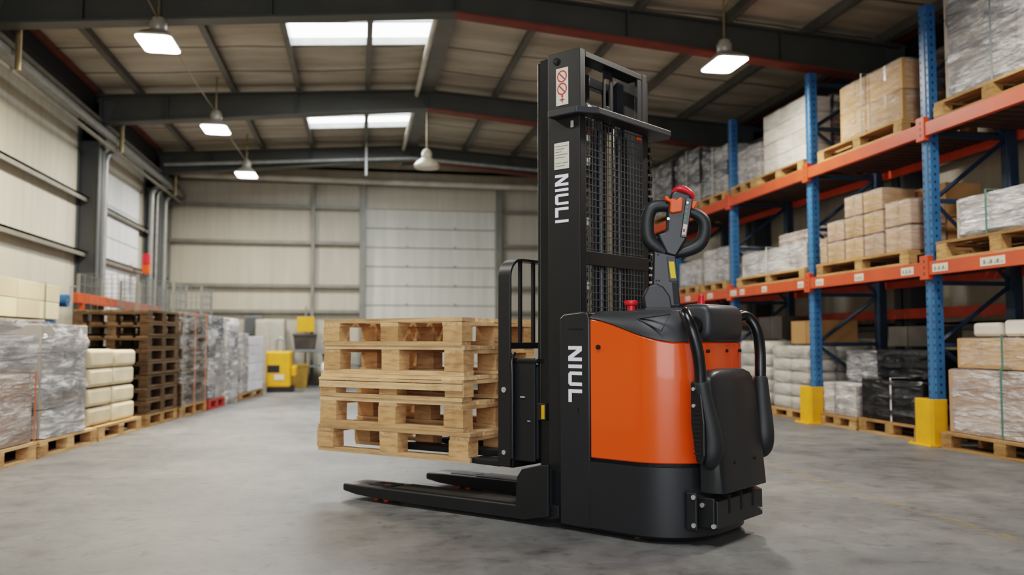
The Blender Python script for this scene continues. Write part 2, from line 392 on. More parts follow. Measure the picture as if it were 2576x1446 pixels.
# sectional door
door = bpy.data.objects.new('door_1', None); COL.objects.link(door); door.location = ((DX0+DX1)/2, YB, 0); struct(door)
hw = (DX1-DX0)/2
for k in range(9):
    d = MB(); d.box((-hw, .02, k*.45+.008), (hw, .07, k*.45+.442)); d.build('door_panel', 'door', door, .008)
MB().box((-hw, .072, 0), (hw, .09, DZ)).build('door_backing', 'steel', door)  # dark sheet added to block outside light at the panel gaps
p = MB()
for x in (-hw*.36, hw*.36): 
    for k in range(9): p.box((x-.03, .0, k*.45-.03+.02), (x+.03, .02, k*.45+.05))
p.build('hinge', 'galv', door)
p = MB(); p.box((-hw, -.06, 0), (-hw+.05, .02, DZ)); p.box((hw-.05, -.06, 0), (hw, .02, DZ)); p.build('door_track', 'galv', door)
d2 = bpy.data.objects.new('door_2', None); COL.objects.link(d2); d2.location = (XL+.02, 15.2, 0); struct(d2)
for k in range(7): MB().box((0, 0, k*.55+.006), (.05, 2.7, k*.55+.544)).build('door_panel', 'sidedoor', d2, .008)
MB().box((-.01, 0, 0), (.0, 2.7, 3.85)).build('door_backing', 'steel', d2)
# painted aisle line on the floor, faint
mk = MB(); mk.add([(3.2, 3.4, .002), (3.3, 3.4, .002), (3.3, 9.5, .002), (3.2, 9.5, .002)], [(0, 1, 2, 3)])
m_, nt, b = new_mat('worn_yellow_line'); n = noise(nt, 9, 6, coords(nt))
tr = nt.nodes.new('ShaderNodeBsdfTransparent'); mx = nt.nodes.new('ShaderNodeMixShader'); setp(b, Base_Color=rgb('#a58f5a'), Roughness=.7)
f = nt.nodes.new('ShaderNodeMapRange'); nt.links.new(n.outputs['Fac'], f.inputs['Value']); f.inputs['From Min'].default_value = .45; f.inputs['From Max'].default_value = .7; f.inputs['To Max'].default_value = .5
nt.links.new(f.outputs[0], mx.inputs[0]); nt.links.new(tr.outputs[0], mx.inputs[1]); nt.links.new(b.outputs[0], mx.inputs[2]); nt.links.new(mx.outputs[0], nt.nodes['Material Output'].inputs['Surface'])
M['line'] = m_
trim(mk, 'line')

# ------------------------------------------------------------------ lamps
def lamp(x, y, z, label, lit=True, s=1., power=110, col=(1, .93, .82)):
    t = thing('high_bay_light', label, 'light', (x, y, z), 0, None)
    hx, hy = .19*s, .30*s
    def rr(hx, hy, z, r=.07, n=4):
        out = []
        for cx, cy, a0 in ((hx-r, hy-r, 0), (-hx+r, hy-r, 90), (-hx+r, -hy+r, 180), (hx-r, -hy+r, 270)):
            for k in range(n+1):
                a = math.radians(a0+90*k/n); out.append((cx+r*math.cos(a), cy+r*math.sin(a), z))
        return out
    if lit:
        MB().loft([rr(hx, hy, .012), rr(hx*1.03, hy*1.03, .03), rr(hx*.8, hy*.7, .09, .06), rr(hx*.45, hy*.32, .15, .05)]).build('shade', 'lampbody', t, smooth=50)
        MB().loft([rr(hx*.99, hy*.99, 0), rr(hx*.99, hy*.99, .012)]).build('lens', 'lens', t)
    else:
        MB().lathe([(.215, 0), (.225, .03), (.17, .10), (.09, .15), (.06, .2)]).build('shade', 'lensoff', t, smooth=50)
        MB().lathe([(.20, -.02), (.205, .0), (.2, .01)]).build('lens', 'lensoff', t, smooth=50)
    MB().lathe([(.075, .14), (.09, .17), (.09, .25), (.07, .27), (.07, .29), (.03, .32)], n=20).build('ballast_housing', 'lampbody' if lit else 'lensoff', t, smooth=50)
    MB().cyl((0, 0, .31), (0, 0, roof_z(x)-z-.004), .012, 8).build('suspension_rod', 'rod', t)
    if lit:
        l = bpy.data.lights.new('lamp_light', 'AREA'); l.shape = 'RECTANGLE'; l.size = hx*1.8; l.size_y = hy*1.8; l.energy = power; l.color = col; l.spread = PI*.95
        o = bpy.data.objects.new('lamp_light', l); COL.objects.link(o); o.parent = t; o.location = (0, 0, -.01)
lamp(-2.2, 10.0, 4.25, 'lit rectangular high-bay lamp nearest the front, upper left above the stacked pallets', power=230, col=(1, .84, .64))
lamp(-2.2, 14.0, 4.25, 'lit high-bay lamp in front of the second roof frame, middle of the left row')
lamp(-2.2, 17.8, 4.25, 'lit high-bay lamp hanging close to the far wall, last of the left row')
lamp(1.15, 15.0, 3.98, 'unlit round beige high-bay lamp hanging under the ridge', False)
lamp(4.25, 9.6, 4.25, 'lit rectangular high-bay lamp on the right, hanging before the pallet racks')
lamp(-2.2, 5.8, 4.25, 'added unseen high-bay lamp continuing the left row towards the viewer', power=90)  # unseen lamp added for extra light where the row continues
lamp(4.25, 5.2, 4.25, 'added unseen high-bay lamp continuing the right row towards the viewer', power=110)  # likewise added out of view to brighten the right side
for a, bb in (((-2.2, 5, 4.95), (-2.2, 10.0, 4.53)), ((-2.2, 10, 4.53), (-2.2, 14.0, 4.53)), ((-2.2, 14.0, 4.53), (-2.2, 17.8, 4.53)), ((4.25, 9.6, 4.9), (3.0, 4.0, 5.0))):
    p = MB(); p.tube([a, [(a[i]+bb[i])/2-(.05 if i == 2 else 0) for i in range(3)], bb], .008, 6)
    tag(p.build('power_cable', 'rod'), {0: 'thin cable running up to the nearest left lamp', 1: 'thin cable between the first and second left lamps', 2: 'thin cable between the second and third left lamps', 3: 'thin cable crossing the roof on the right by the lamp'}[[0, 1, 2, 3][len([o for o in bpy.data.objects if o.name.startswith('power_cable')])-1]], 'cable')

# ------------------------------------------------------------------ pallets
def pallet_proto(L, W, Hh, mx, my, seed):
    random.seed(seed); t = thing('wooden_pallet', '', 'pallet'); k = []
    th = .024; d = MB()
    nb = 5; bw = W/nb*.80
    for i in range(nb):
        y = i*(W-bw)/(nb-1); j = random.uniform(-.008, .008)
        d.box((j, y, Hh-th), (L+j, y+bw, Hh+random.uniform(-.003, .002)), 0, None, .002)
    k.append(d.build('top_deck', [mx, my], t))
    mb_ = {'wx': 'wb', 'bx': 'bb', 'dx': 'db', 'rx': 'rx'}[mx]
    for x in (0, L/2-.07, L-.14): k.append(MB().box((x, .0, Hh-2*th), (x+.14, W, Hh-th-.001), 0, None, .0015).build('cross_board', my, t))
    for x in (0, L/2-.07, L-.14):
        for y in (0, W/2-.05, W-.10):
            a = random.uniform(-.006, .006)
            k.append(MB().box((max(0, x+a), y, th+.0005), (x+.14+a, y+.10, Hh-2*th-.0005), 0, None, .0015).build('block', mb_, t))
    d = MB()
    for y in (0, W/2-.05, W-.10):
        k.append(MB().box((random.uniform(-.01, .01), y, 0), (L+random.uniform(-.01, .01), y+.10, th), 0, None, .002).build('bottom_board', mx, t))
    KIDS[t.name] = k
    return t
protos = {}
def pallet(x, y, z, rz, label, L=1.2, W=.8, Hh=.15, mx='bx', my='by', seed=1, group=None):
    key = (round(L, 2), round(W, 2), round(Hh, 3), mx, seed)
    if key not in protos:
        t = protos[key] = pallet_proto(L, W, Hh, mx, my, seed)
    else: t = copy_tree(protos[key])
    t.location = (x, y, z); t.rotation_euler = (0, 0, rz); t['label'] = label
    if group: t['group'] = group
    elif 'group' in t: del t['group']
    return t
# ------------------------------------------------------------------ the stacker (u = towards the forks, v = across, z up)
O0 = Vector((1.0668, 4.5928, 0)); ANG = math.radians(-50.3)
Uv = Vector((-.6388, .7694, 0)); Vv = Vector((.7694, .6388, 0))
st = thing('pallet_stacker', 'black and orange electric walkie pallet stacker with tall mast, carrying pallets on its forks', 'stacker', O0, ANG)
MU = lambda u, v, z: (-u, v, z)
def part(mb, name, mat, bevel=0, seg=2, smooth=None, parent=None, label=None):
    o = mb.build(name, mat, parent or st, bevel, seg, smooth, MU)
    if label: o['label'] = label
    return o
VW = .82; UE = -.78; RC = .33
def outline(inset=0, ue=UE, u0=0.0, n=12, vw=VW):
    r = RC-inset; a = []
    pts = [(u0, inset), (-.07, inset), (-.14, inset), (-.20, inset), (-.27, inset), (-.34, inset), (-.40, inset)]
    cx = ue+RC
    pts += [(cx-r*math.sin(PI/2*k/n), RC-r*math.cos(PI/2*k/n)) for k in range(n+1)]
    cy = vw-RC
    pts += [(cx-r*math.cos(PI/2*k/n), cy+r*math.sin(PI/2*k/n)) for k in range(n+1)]
    pts += [(-.40, vw-inset), (-.34, vw-inset), (-.27, vw-inset), (-.20, vw-inset), (-.14, vw-inset), (-.07, vw-inset), (u0, vw-inset)]
    return pts
def ztop(u, v):      # upper edge of the orange shell
    k = min(1, max(0, (-u-.19)/.46)); k = k*k*(3-2*k)*.55+k*.45
    return 1.112-.125*k
def ring(pts, z): return [(u, v, z(u, v) if callable(z) else z) for u, v in pts]
# lower skirt, front column panel
fs = lambda i_: [p for p in outline(i_) if p[0] <= -.2]
part(MB().loft([ring(fs(.02), .018), ring(fs(0), .035), ring(fs(0), .372)]), 'lower_skirt', 'chassis', smooth=35)
part(MB().box((-.205, .003, .03), (-.195, VW-.003, .372)), 'skirt_seam', 'dark')
fp = MB()
fp.prism([(0.0, .025), (0.0, 1.115), (-.03, 1.138), (-.15, 1.15), (-.185, 1.145), (-.198, 1.11), (-.198, .025)], 1, 0, VW)
part(fp, 'front_column_panel', 'chassis', .008, 2, 35)
o_ = [p for p in outline(.004) if p[0] <= -.2]
part(MB().loft([ring(o_, .39), ring(o_, ztop)]), 'orange_cover', 'orange', .006, 2, 40)
part(MB().loft([ring([p for p in outline(.02) if p[0] <= -.2], .37), ring([p for p in outline(.02) if p[0] <= -.2], .392)]), 'cover_gap', 'dark')
oc = [p for p in outline(0) if p[0] <= -.17]; n_ = len(oc)
def capring(ins, h, k):
    q = [p for p in outline(ins) if p[0] <= -.17]
    return [(u, v, (ztop(u0, v0)+.004)*(1-k)+h*k) for (u, v), (u0, v0) in zip(q, oc)]
part(MB().loft([capring(0, 0, 0), capring(.004, 1.15, .25), capring(.05, 1.15, .8), capring(.09, 1.152, 1.0), capring(.16, 1.155, 1.0)]), 'top_cap', 'cap', 0, 2, 50)
# triangular recess on the cap side
tri = [(-.47, .035, 1.108), (-.655, .045, 1.128), (-.615, .025, 1.045)]
part(MB().tube(tri+[tri[0]], .0045, 8), 'cap_crease', 'cap', smooth=50)
for uu, vv, zz in ((-.254, .0, .963),):
    part(MB().cyl((uu, vv-.006, zz), (uu, .01, zz), .0125, 16), 'cover_bolt', 'dark', smooth=40)
for vv in (.20, .40, .55):
    part(MB().cyl((UE-.003, vv, .945), (UE+.01, vv, .945), .009, 14), 'cover_bolt', 'dark', smooth=40)
part(MB().box((-.06, -.002, 1.055), (-.155, .004, 1.062)), 'panel_slot', 'dark')
part(MB().box((-.12, -.002, .62), (-.128, .004, .645)), 'panel_slot', 'dark')
# letters: strokes in a box, x across the cap height (0..1), y along reading direction
GL = {'N': ([[(0, 0), (1, 0), (1, .24), (0, .24)], [(0, .76), (1, .76), (1, 1), (0, 1)], [(1, 0), (1, .32), (0, 1), (0, .68)]], 1.0),
      'I': ([[(0, 0), (1, 0), (1, .24), (0, .24)]], .24),
      'U': ([[(.14, 0), (1, 0), (1, .23), (.24, .23), (.24, 0)], [(0, .14), (.14, 0), (.24, 0), (.24, .23), (.24, .72), (.24, .95), (.14, .95), (0, .81)], [(.24, .72), (1, .72), (1, .95), (.14, .95)]], .95),
      'L': ([[(0, 0), (1, 0), (1, .24), (0, .24)], [(0, 0), (.24, 0), (.24, .85), (0, .85)]], .85)}
def word(txt, u_base, h, z0, cw, v, gap=.22, parent=None, name='brand_lettering'):
    # reads downward: letter tops point to -u; u_base is the u of the letters' baseline
    mb = MB(); y = 0
    for ch in txt:
        polys, wd = GL[ch]
        for k, pl in enumerate(polys):
            mb.prism([(u_base-px*h, z0-(y+py)*cw) for px, py in pl], 1, v-.0012-.0002*k, v+.001)
        y += wd+gap
    return part(mb, name, 'white')
word('NIUL', -.062, .088, .968, .0795, 0, .225)
# ---- mast
def channel(u0, u1, v0, v1, z0, z1, open_to, t=.012):
    # U-section: web on the outer side, flanges towards the middle
    mb = MB(); 
    if open_to > 0: mb.box((u0, v0, z0), (u1, v0+t, z1)); 
    else: mb.box((u0, v1-t, z0), (u1, v1, z1))
    mb.box((u0, v0+.0005, z0), (u0+t, v1-.0005, z1)); mb.box((u1-t, v0+.0005, z0), (u1, v1-.0005, z1)); return mb
part(channel(-.122, .097, .03, .085, .08, 2.585, 1), 'mast_post', 'black', .004)
part(channel(-.122, .097, .665, .72, .08, 2.585, -1), 'mast_post', 'black', .004)
part(channel(.10, .165, .045, .10, .30, 2.57, 1, .01), 'inner_mast_post', 'blackgloss', .006)
part(channel(.10, .165, .65, .705, .30, 2.57, -1, .01), 'inner_mast_post', 'blackgloss', .006)
part(MB().cyl((.172, .06, .62), (.172, .06, 2.555), .016, 16), 'mast_guide_rail', 'blackgloss', smooth=40)
part(MB().box((-.121, .085, 2.545), (-.02, .665, 2.58)), 'mast_crossbar', 'black', .004)
part(channel(-.10, .06, .728, .765, 1.2, 2.555, -1, .01), 'outer_mast_rail', 'black', .004)
part(MB().box((-.118, .620, 2.24), (-.095, .665, 2.545)), 'crossbar_gusset', 'black', .003)
part(MB().box((.10, .10, 2.50), (.15, .65, 2.56)), 'inner_mast_crossbar', 'blackgloss', .004)
mb = MB(); mb.prism([(2.30, .10), (2.30, .32), (2.52, .32), (2.54, .10)], 0, .02, .05) if 0 else mb.box((.02, .10, 2.30), (.05, .33, 2.53)); part(mb, 'chain_anchor_plate', 'black', .01)
mb = MB(); mb.box((-.07, .335, 2.24), (-.06, .36, 2.56)); mb.box((-.07, .40, 2.24), (-.06, .43, 2.56)); mb.box((-.07, .36, 2.50), (-.06, .40, 2.56)); mb.box((-.07, .36, 2.24), (-.06, .40, 2.34)); part(mb, 'chain_guide_bracket', 'black', .004)
part(MB().box((.075, .09, 2.24), (.085, .40, 2.50)), 'inner_mast_plate', 'dark')
for vv in (.19, .27): part(MB().cyl((-.04, vv-.02, 2.285), (-.04, vv+.02, 2.285), .04, 24), 'chain_wheel', 'chrome', smooth=40)
for vv, r, mt, z0, z1 in ((.175, .017, 'beige', 1.0, 2.25), (.30, .012, 'black', 1.0, 2.25), (.36, .035, 'blackgloss', .6, 2.2), (.55, .032, 'blackgloss', .6, 2.25), (.44, .021, 'beige', 1.0, 2.2), (.61, .014, 'black', .6, 2.2)):
    part(MB().cyl((-.03, vv, z0), (-.03, vv, z1), r, 18), 'lift_cylinder' if r > .03 else 'hose_or_gap_rod', mt, smooth=40)  # beige rods are added to mimic bright background seen through the mast
def chain(u, v, z0, z1):
    mb = MB(); z = z0; k = 0
    while z < z1:
        w_ = .012 if k % 2 else .008
        mb.box((u-.004, v-w_, z), (u+.004, v+w_, z+.022)); z += .025; k += 1
    return mb
part(chain(-.06, .235, 1.0, 2.24), 'lift_chain', 'greycyl'); part(chain(-.06, .47, 1.0, 2.24), 'lift_chain', 'greycyl')
mb = MB()
for k in range(24): mb.box((-.10, .105+random.uniform(-.006, .006), 1.2+k*.042), (-.07, .13+random.uniform(-.006, .006), 1.222+k*.042))
part(mb, 'cable_loom', 'blackgloss', .003)
mb = MB()
for vv, zz in ((.125, 2.08), (.12, 1.62), (.12, 1.27), (.125, 1.95)): mb.box((-.115, vv-.014, zz), (-.10, vv+.014, zz+.045))
part(mb, 'cable_clip', 'chrome', .005)
# shelf plate
sh = [(.05, -.025), (.05, 0.03), (-.11, .08), (-.115, .70), (.05, .72), (.05, .77), (-.17, .80), (-.20, .76), (-.20, .02), (-.155, -.025)]
part(MB().prism([(.055, -.028), (.055, .028), (-.118, .028), (-.118, .722), (.055, .722), (.055, .86), (-.19, .86), (-.235, .80), (-.215, .08), (-.14, -.028)], 2, 2.212, 2.25), 'mast_shelf', 'cap', .006)
mb = MB(); mb.box((-.13, .60, 2.175), (-.12, .635, 2.19)); part(mb, 'marker_clip', 'orangeplastic')
mb = MB(); mb.box((-.062, .024, 2.15), (-.082, .031, 2.19)); part(mb, 'post_clip', 'chrome', .006)
# guard mesh
g = MB(); v0, v1, z0, z1 = .09, .665, 1.14, 2.2
nv, nz = 18, 27
for i in range(nv+1): x = v0+(v1-v0)*i/nv; g.box((-.118, x-.0022, z0), (-.114, x+.0022, z1))
for i in range(nz+1): z = z0+(z1-z0)*i/nz; g.box((-.119, v0, z-.0022), (-.115, v1, z+.0022))
part(g, 'guard_mesh', 'wire')
part(MB().box((-.124, .086, 1.405), (-.112, .72, 1.482)), 'guard_band', 'black', .003)
g = MB()
for k in range(22): g.box((-.13, .735+.004*(k % 2), 1.22+k*.043), (-.11, .752+.006*(k % 3), 1.25+k*.043))
part(g, 'cable_loom', 'blackgloss', .004)
# decals on the mast side
d = part(MB().box((.036, .0275, 2.285), (-.046, .0302, 2.492)), 'warning_decal', 'paper')
for zz in (2.445, 2.375):
    mb = MB(); n = 28; R1, R2 = .034, .026; vs = []
    for k in range(n): a = 2*PI*k/n; vs += [(-.005+R1*math.cos(a), .0268, zz+R1*math.sin(a)), (-.005+R2*math.cos(a), .0268, zz+R2*math.sin(a))]
    mb.add(vs, [(2*k, 2*((k+1) % n), 2*((k+1) % n)+1, 2*k+1) for k in range(n)])
    a = math.radians(45); c_, s_ = math.cos(a), math.sin(a)
    mb.add([(-.005+c_*.028-s_*.004, .0266, zz+s_*.028+c_*.004), (-.005+c_*.028+s_*.004, .0266, zz+s_*.028-c_*.004), (-.005-c_*.028+s_*.004, .0266, zz-s_*.028-c_*.004), (-.005-c_*.028-s_*.004, .0266, zz-s_*.028+c_*.004)], [(0, 1, 2, 3)])
    part(mb, 'prohibition_sign', 'inkred', parent=d)
mb = MB()
for a in ((-.003, 2.325, -.01, 2.30), (-.022, 2.318, .012, 2.312), (-.0, 2.34, -.012, 2.328)): mb.box((a[0], .0266, a[1]), (a[2], .0272, a[3]))
part(mb, 'warning_figure', 'inkred', parent=d)
d = part(MB().box((.05, .0275, 1.932), (-.05, .0302, 2.078)), 'specification_plate', 'paper')
mb = MB()
for k in range(8):
    if k == 5: continue
    mb.box((.042, .0268, 2.06-k*.0155), (-.042+.02*((k*7) % 3), .0272, 2.0565-k*.0155))
part(mb, 'plate_print', 'inkgrey', parent=d)
part(MB().cyl((.034, .024, 2.536), (.034, .034, 2.536), .02, 20), 'mast_bolt', 'blackgloss', smooth=40)
part(MB().cyl((.034, .022, 2.536), (.034, .026, 2.536), .010, 16), 'mast_bolt', 'dark', smooth=40)
word('NIULI', .046, .09, 1.902, .0625, .03, .235)
# ---- load carriage + backrest
def bar(v, w_, z0, z1, u=.38): return MB().box((u-.012, v-w_/2, z0), (u+.012, v+w_/2, z1))
mb = MB(); P = []
for k in range(7):
    a = PI/2*k/6; P.append((.07-.07*math.cos(a), 1.395+.07*math.sin(a)))
outer = [(0.0, .30)]+P+[(.61-q[0]+.11, q[1]) for q in P[::-1]]+[(.72, .30)]
t_ = .055
inner = [(.055-.0, .30)]+[(.07-(.03)*math.cos(PI/2*k/6), 1.40+(.03)*math.sin(PI/2*k/6)) for k in range(7)]
fr = MB()
def band(pts, w_, u0, u1):
    # sweep a flat bar of depth u0..u1 and half width w_/2 along pts in the v,z plane
    rings = []
    for i, p in enumerate(pts):
        a = Vector(pts[max(i-1, 0)]); b_ = Vector(pts[min(i+1, len(pts)-1)]); d = (b_-a).normalized(); nrm = Vector((-d.y, d.x))*w_/2
        q = Vector(p); rings.append([(u0, q.x+nrm.x, q.y+nrm.y), (u1, q.x+nrm.x, q.y+nrm.y), (u1, q.x-nrm.x, q.y-nrm.y), (u0, q.x-nrm.x, q.y-nrm.y)])
    return MB().loft(rings)
pts = [(.006, .29), (.006, 1.36)]+[(.106-.10*math.cos(PI/2*k/6), 1.36+.10*math.sin(PI/2*k/6)) for k in range(1, 7)]
pts += [(.744-.10+.10*math.sin(PI/2*k/6), 1.36+.10*math.cos(PI/2*k/6)) for k in range(0, 7)]+[(.744, .29)]
part(band(pts, .014, .345, .435), 'backrest_frame', 'black', .003, 2, 50)
for vv in (.135, .255, .375, .495, .615): part(MB().box((.375, vv-.010, .975), (.395, vv+.010, 1.455)), 'backrest_bar', 'black', .003)
part(MB().box((.37, .01, .95), (.40, .74, .985)), 'backrest_crossbar', 'black', .003)
part(MB().cyl((.39, -.006, .72), (.39, .004, .72), .016, 16), 'backrest_bolt', 'chrome', smooth=40)
part(MB().cyl((.39, -.006, .37), (.39, .004, .37), .013, 16), 'backrest_bolt', 'chrome', smooth=40)
mb = MB(); mb.box((.17, .03, .34), (.335, .72, .86)); part(mb, 'carriage', 'dark', .01)
part(MB().box((.18, .015, .33), (.35, .03, .90)), 'carriage_plate', 'black', .006)
part(MB().box((.34, .02, .285), (.42, .73, .40)), 'carriage_beam', 'black', .006)
part(MB().box((.16, .01, .87), (.34, .12, .895)), 'carriage_bracket', 'blackgloss', .008)
part(MB().tube([(.33, .02, .93), (.335, .0, .90), (.33, .0, .80), (.33, .0, .34)], .012, 10, smooth=1), 'carriage_hose', 'blackgloss', smooth=50)
mb = MB(); mb.box((.25, .008, .68), (.28, .016, .688)); mb.box((.21, .01, .55), (.23, .016, .556)); part(mb, 'carriage_bolt', 'chrome')
part(MB().box((.11, .02, .56), (.17, .05, .655)), 'roller_bracket', 'black', .005)
part(MB().box((.115, .015, .57), (.135, .02, .645)), 'amber_reflector', 'yellow', label='small amber reflector')
for vv in (.13, .50):
    L_ = 1.45; f0 = lambda u: vv-.149*(u-.64); rings = []
    for u, z0, z1 in ((.34, .316, .352), (L_-.2, .316, .352), (L_, .330, .340)):
        rings.append([(u, f0(u), z0), (u, f0(u)+.13, z0), (u, f0(u)+.13, z1), (u, f0(u), z1)])
    part(MB().loft(rings), 'load_fork', 'black', .004)
    part(MB().box((.335, f0(.34), .30), (.365, f0(.34)+.13, .72)), 'fork_shank', 'black', .005)
part(MB().box((.42, .0, .287), (.66, .13, .318)), 'fork_heel', 'black', .004)
# ---- straddle legs on the ground
for vv, tipu in ((-.03, 1.60), (.615, 1.52)):
    w_ = .215; rings = []; K = .11
    sk = lambda u, v: v-K*(u-.27)
    for u, a, b_, z0, z1 in [(.27, 0, w_, .022, .100), (.5, 0, w_, .022, .100), (1.0, 0, w_, .024, .098), (tipu-.25, 0, w_, .03, .097), (tipu-.12, .002, w_-.002, .036, .096), (tipu-.015, .008, w_-.012, .050, .096), (tipu, .014, w_-.02, .054, .092)]:
        y0, y1 = sk(u, vv+a), sk(u, vv+b_); rings.append([(u, y0, z0), (u, y1, z0), (u, y1, z1-.008), (u, y1-.01, z1), (u, y0+.01, z1), (u, y0, z1-.008)])
    leg = part(MB().loft(rings), 'support_leg', 'black', .003, 2, 40)
    def sbox(u0, u1, a, b_, z0, z1): return MB().add([(u0, sk(u0, vv+a), z0), (u1, sk(u1, vv+a), z0), (u1, sk(u1, vv+b_), z0), (u0, sk(u0, vv+b_), z0), (u0, sk(u0, vv+a), z1), (u1, sk(u1, vv+a), z1), (u1, sk(u1, vv+b_), z1), (u0, sk(u0, vv+b_), z1)], [(0, 3, 2, 1), (4, 5, 6, 7), (0, 1, 5, 4), (1, 2, 6, 5), (2, 3, 7, 6), (3, 0, 4, 7)])
    ur = tipu-.34
    part(sbox(ur-.02, ur+.16, .05, w_-.05, .097, .1005), 'roller_slot', 'dark', parent=leg)
    for du in (.02, .11): part(MB().cyl((ur+du, sk(ur, vv+.05), .031), (ur+du, sk(ur, vv+w_-.05), .031), .030, 20), 'load_roller', 'orangedull', smooth=40, parent=leg)
    part(MB().cyl((ur+.05, sk(ur, vv+.07), .083), (ur+.05, sk(ur, vv+w_-.10), .083), .019, 16), 'roller_axle', 'orangedull', smooth=40, parent=leg)
    part(sbox(.32, ur-.06, .03, w_-.02, .099, .1025), 'anti_slip_strip', 'strip', parent=leg)
    part(MB().prism([(.05, .06), (.05, .335), (.12, .325), (.235, .295), (.27, .25), (.285, .022), (.22, .022)], 1, vv-.004, vv+.018), 'leg_gusset', 'black', .005, parent=leg)
    part(MB().prism([(.05, .06), (.05, .31), (.24, .27), (.275, .105), (.275, .03), (.22, .03)], 1, vv+.02, vv+w_-.0), 'leg_root', 'black', .005, parent=leg)
part(MB().box((.0, .03, .05), (.22, .75, .10)), 'chassis_beam', 'black', .008)
part(MB().prism([(.0, .055), (.0, .12), (.13, .12), (.19, .09), (.19, .04), (.05, .04)], 1, -.01, .04), 'chassis_bracket', 'black', .006)
part(MB().cyl((-.43, .08, .05), (-.43, .16, .05), .05, 24), 'stabilising_wheel', 'yellow', smooth=40)
part(MB().cyl((-.43, .66, .05), (-.43, .74, .05), .05, 24), 'stabilising_wheel', 'yellow', smooth=40)
part(MB().cyl((-.40, .36, .1), (-.40, .46, .1), .1, 28), 'drive_wheel', 'dark', smooth=40)
# ---- operator side: bumper box, folded platform, pad, side arms
bx = MB()
bx.prism([(-.62, .085), (-.80, .08), (-.85, .09), (-.85, .222), (-.80, .24), (-.62, .25)], 1, .14, .64)
bumper = part(bx, 'platform_hinge_box', 'chassis', .006)
for vv in (.26, .39, .52): part(MB().box((-.78, vv-.009, .15), (-.852, vv+.009, .243)), 'hinge_slot', 'dark', parent=bumper)
for vv in (.20, .33, .46, .59): part(MB().cyl((-.775, vv-.02, .235), (-.775, vv+.02, .235), .02, 16), 'hinge_knuckle', 'black', smooth=40, parent=bumper)
part(MB().box((-.705, .085, .075), (-.765, .10, .262)), 'hinge_bracket', 'black', .01)
part(MB().box((-.72, .125, .09), (-.838, .139, .238)), 'hinge_bracket', 'black', .008)
for uu, zz, vv in ((-.75, .24, .085), (-.75, .105, .085), (-.775, .20, .125), (-.835, .105, .125)):
    part(MB().cyl((uu, vv-.008, zz), (uu, vv+.006, zz), .0115, 12), 'hinge_bolt', 'chrome', smooth=30)
part(MB().cyl((-.856, .62, .12), (-.84, .62, .12), .009, 8), 'hinge_bolt', 'chrome', smooth=30)
# platform: shell, leaning
def platform():
    mb = MB(); rings = []
    def sec(z, du, v0, v1, th): 
        r = .045; return [(du+th, v0, z), (du+r, v0, z), (du+r*.3, v0+r*.3, z), (du, v0+r, z), (du, v1-r, z), (du+r*.3, v1-r*.3, z), (du+r, v1, z), (du+th, v1, z)]
    rings.append(sec(.262, -.89, .12, .64, .12)); rings.append(sec(.50, -.865, .122, .645, .10)); rings.append(sec(.74, -.835, .13, .645, .08))
    rings.append(sec(.80, -.825, .14, .64, .07)); rings.append(sec(.832, -.818, .165, .615, .06)); rings.append(sec(.850, -.810, .22, .56, .05)); rings.append(sec(.856, -.805, .29, .49, .04))
    return mb.loft(rings)
pf = part(platform(), 'folded_platform', 'chassis', .004, 2, 45)
for vv, zz in ((.27, .40), (.50, .40)): part(MB().cyl((-.879, vv, zz), (-.86, vv, zz), .009, 14), 'platform_bolt', 'dark', parent=pf)
# back pad: rounded block
pad = MB(); prof = []
for k in range(24):
    a = 2*PI*k/24; cu, cz = -.705, 1.085; ru, rz = .092, .098
    x = math.copysign(abs(math.cos(a))**.55, math.cos(a)); y = math.copysign(abs(math.sin(a))**.55, math.sin(a)); prof.append((cu+ru*x, cz+rz*y+.0))
rings = []
for v_, s_ in ((.19, .74), (.20, .92), (.22, 1), (.535, 1), (.555, .92), (.565, .74)):
    rings.append([(-.705+(u+.705)*s_, v_, 1.085+(z-1.085)*s_) for u, z in prof])
part(pad.loft(rings), 'back_pad', 'cap', smooth=50)
part(MB().cyl((-.705, .165, 1.07), (-.705, .192, 1.07), .05, 20), 'pad_pivot', 'rubber', smooth=40)
for s in (0, 1):
    mv = (lambda v: v) if s == 0 else (lambda v: .80-v)
    pts = [(-.70, .18, 1.07), (-.70, .13, 1.12), (-.725, .06, 1.14), (-.775, .03, 1.07), (-.80, .05, .95), (-.805, .062, .86), (-.805, .065, .79)]
    arm = part(MB().tube([(u, mv(v), z) for u, v, z in pts], .030, 18, smooth=3), 'side_arm', 'blackgloss', smooth=60)
    gp = [(-.805, .065, .80), (-.806, .067, .79), (-.815, .08, .70), (-.83, .10, .58), (-.835, .11, .50), (-.83, .105, .44), (-.82, .10, .40), (-.81, .095, .385)]
    gr = [.036, .040, .045, .054, .060, .057, .040, .012]
    part(MB().tube([(u, mv(v), z) for u, v, z in gp], gr, 20, smooth=2, flat_=(1.0, .95)), 'arm_grip', 'grip', smooth=60, parent=arm)
    side = part(MB().prism([(-.765, .80), (-.82, .80), (-.84, .60), (-.84, .45), (-.82, .40), (-.79, .42), (-.765, .60)], 1, mv(.052)-.018, mv(.052)+.018), 'grip_insert', 'rubber', .008, parent=arm)
    mb = MB()
    for k in range(11): mb.box((-.782, mv(.052)-.0215, .455+k*.021), (-.822, mv(.052)+.0215, .461+k*.021))
    part(mb, 'grip_ribs', 'black', parent=arm)
    for zz in (.765, .685): part(MB().cyl((-.785, mv(.026), zz), (-.785, mv(.05), zz), .009, 10), 'arm_screw', 'chrome', smooth=40, parent=arm)
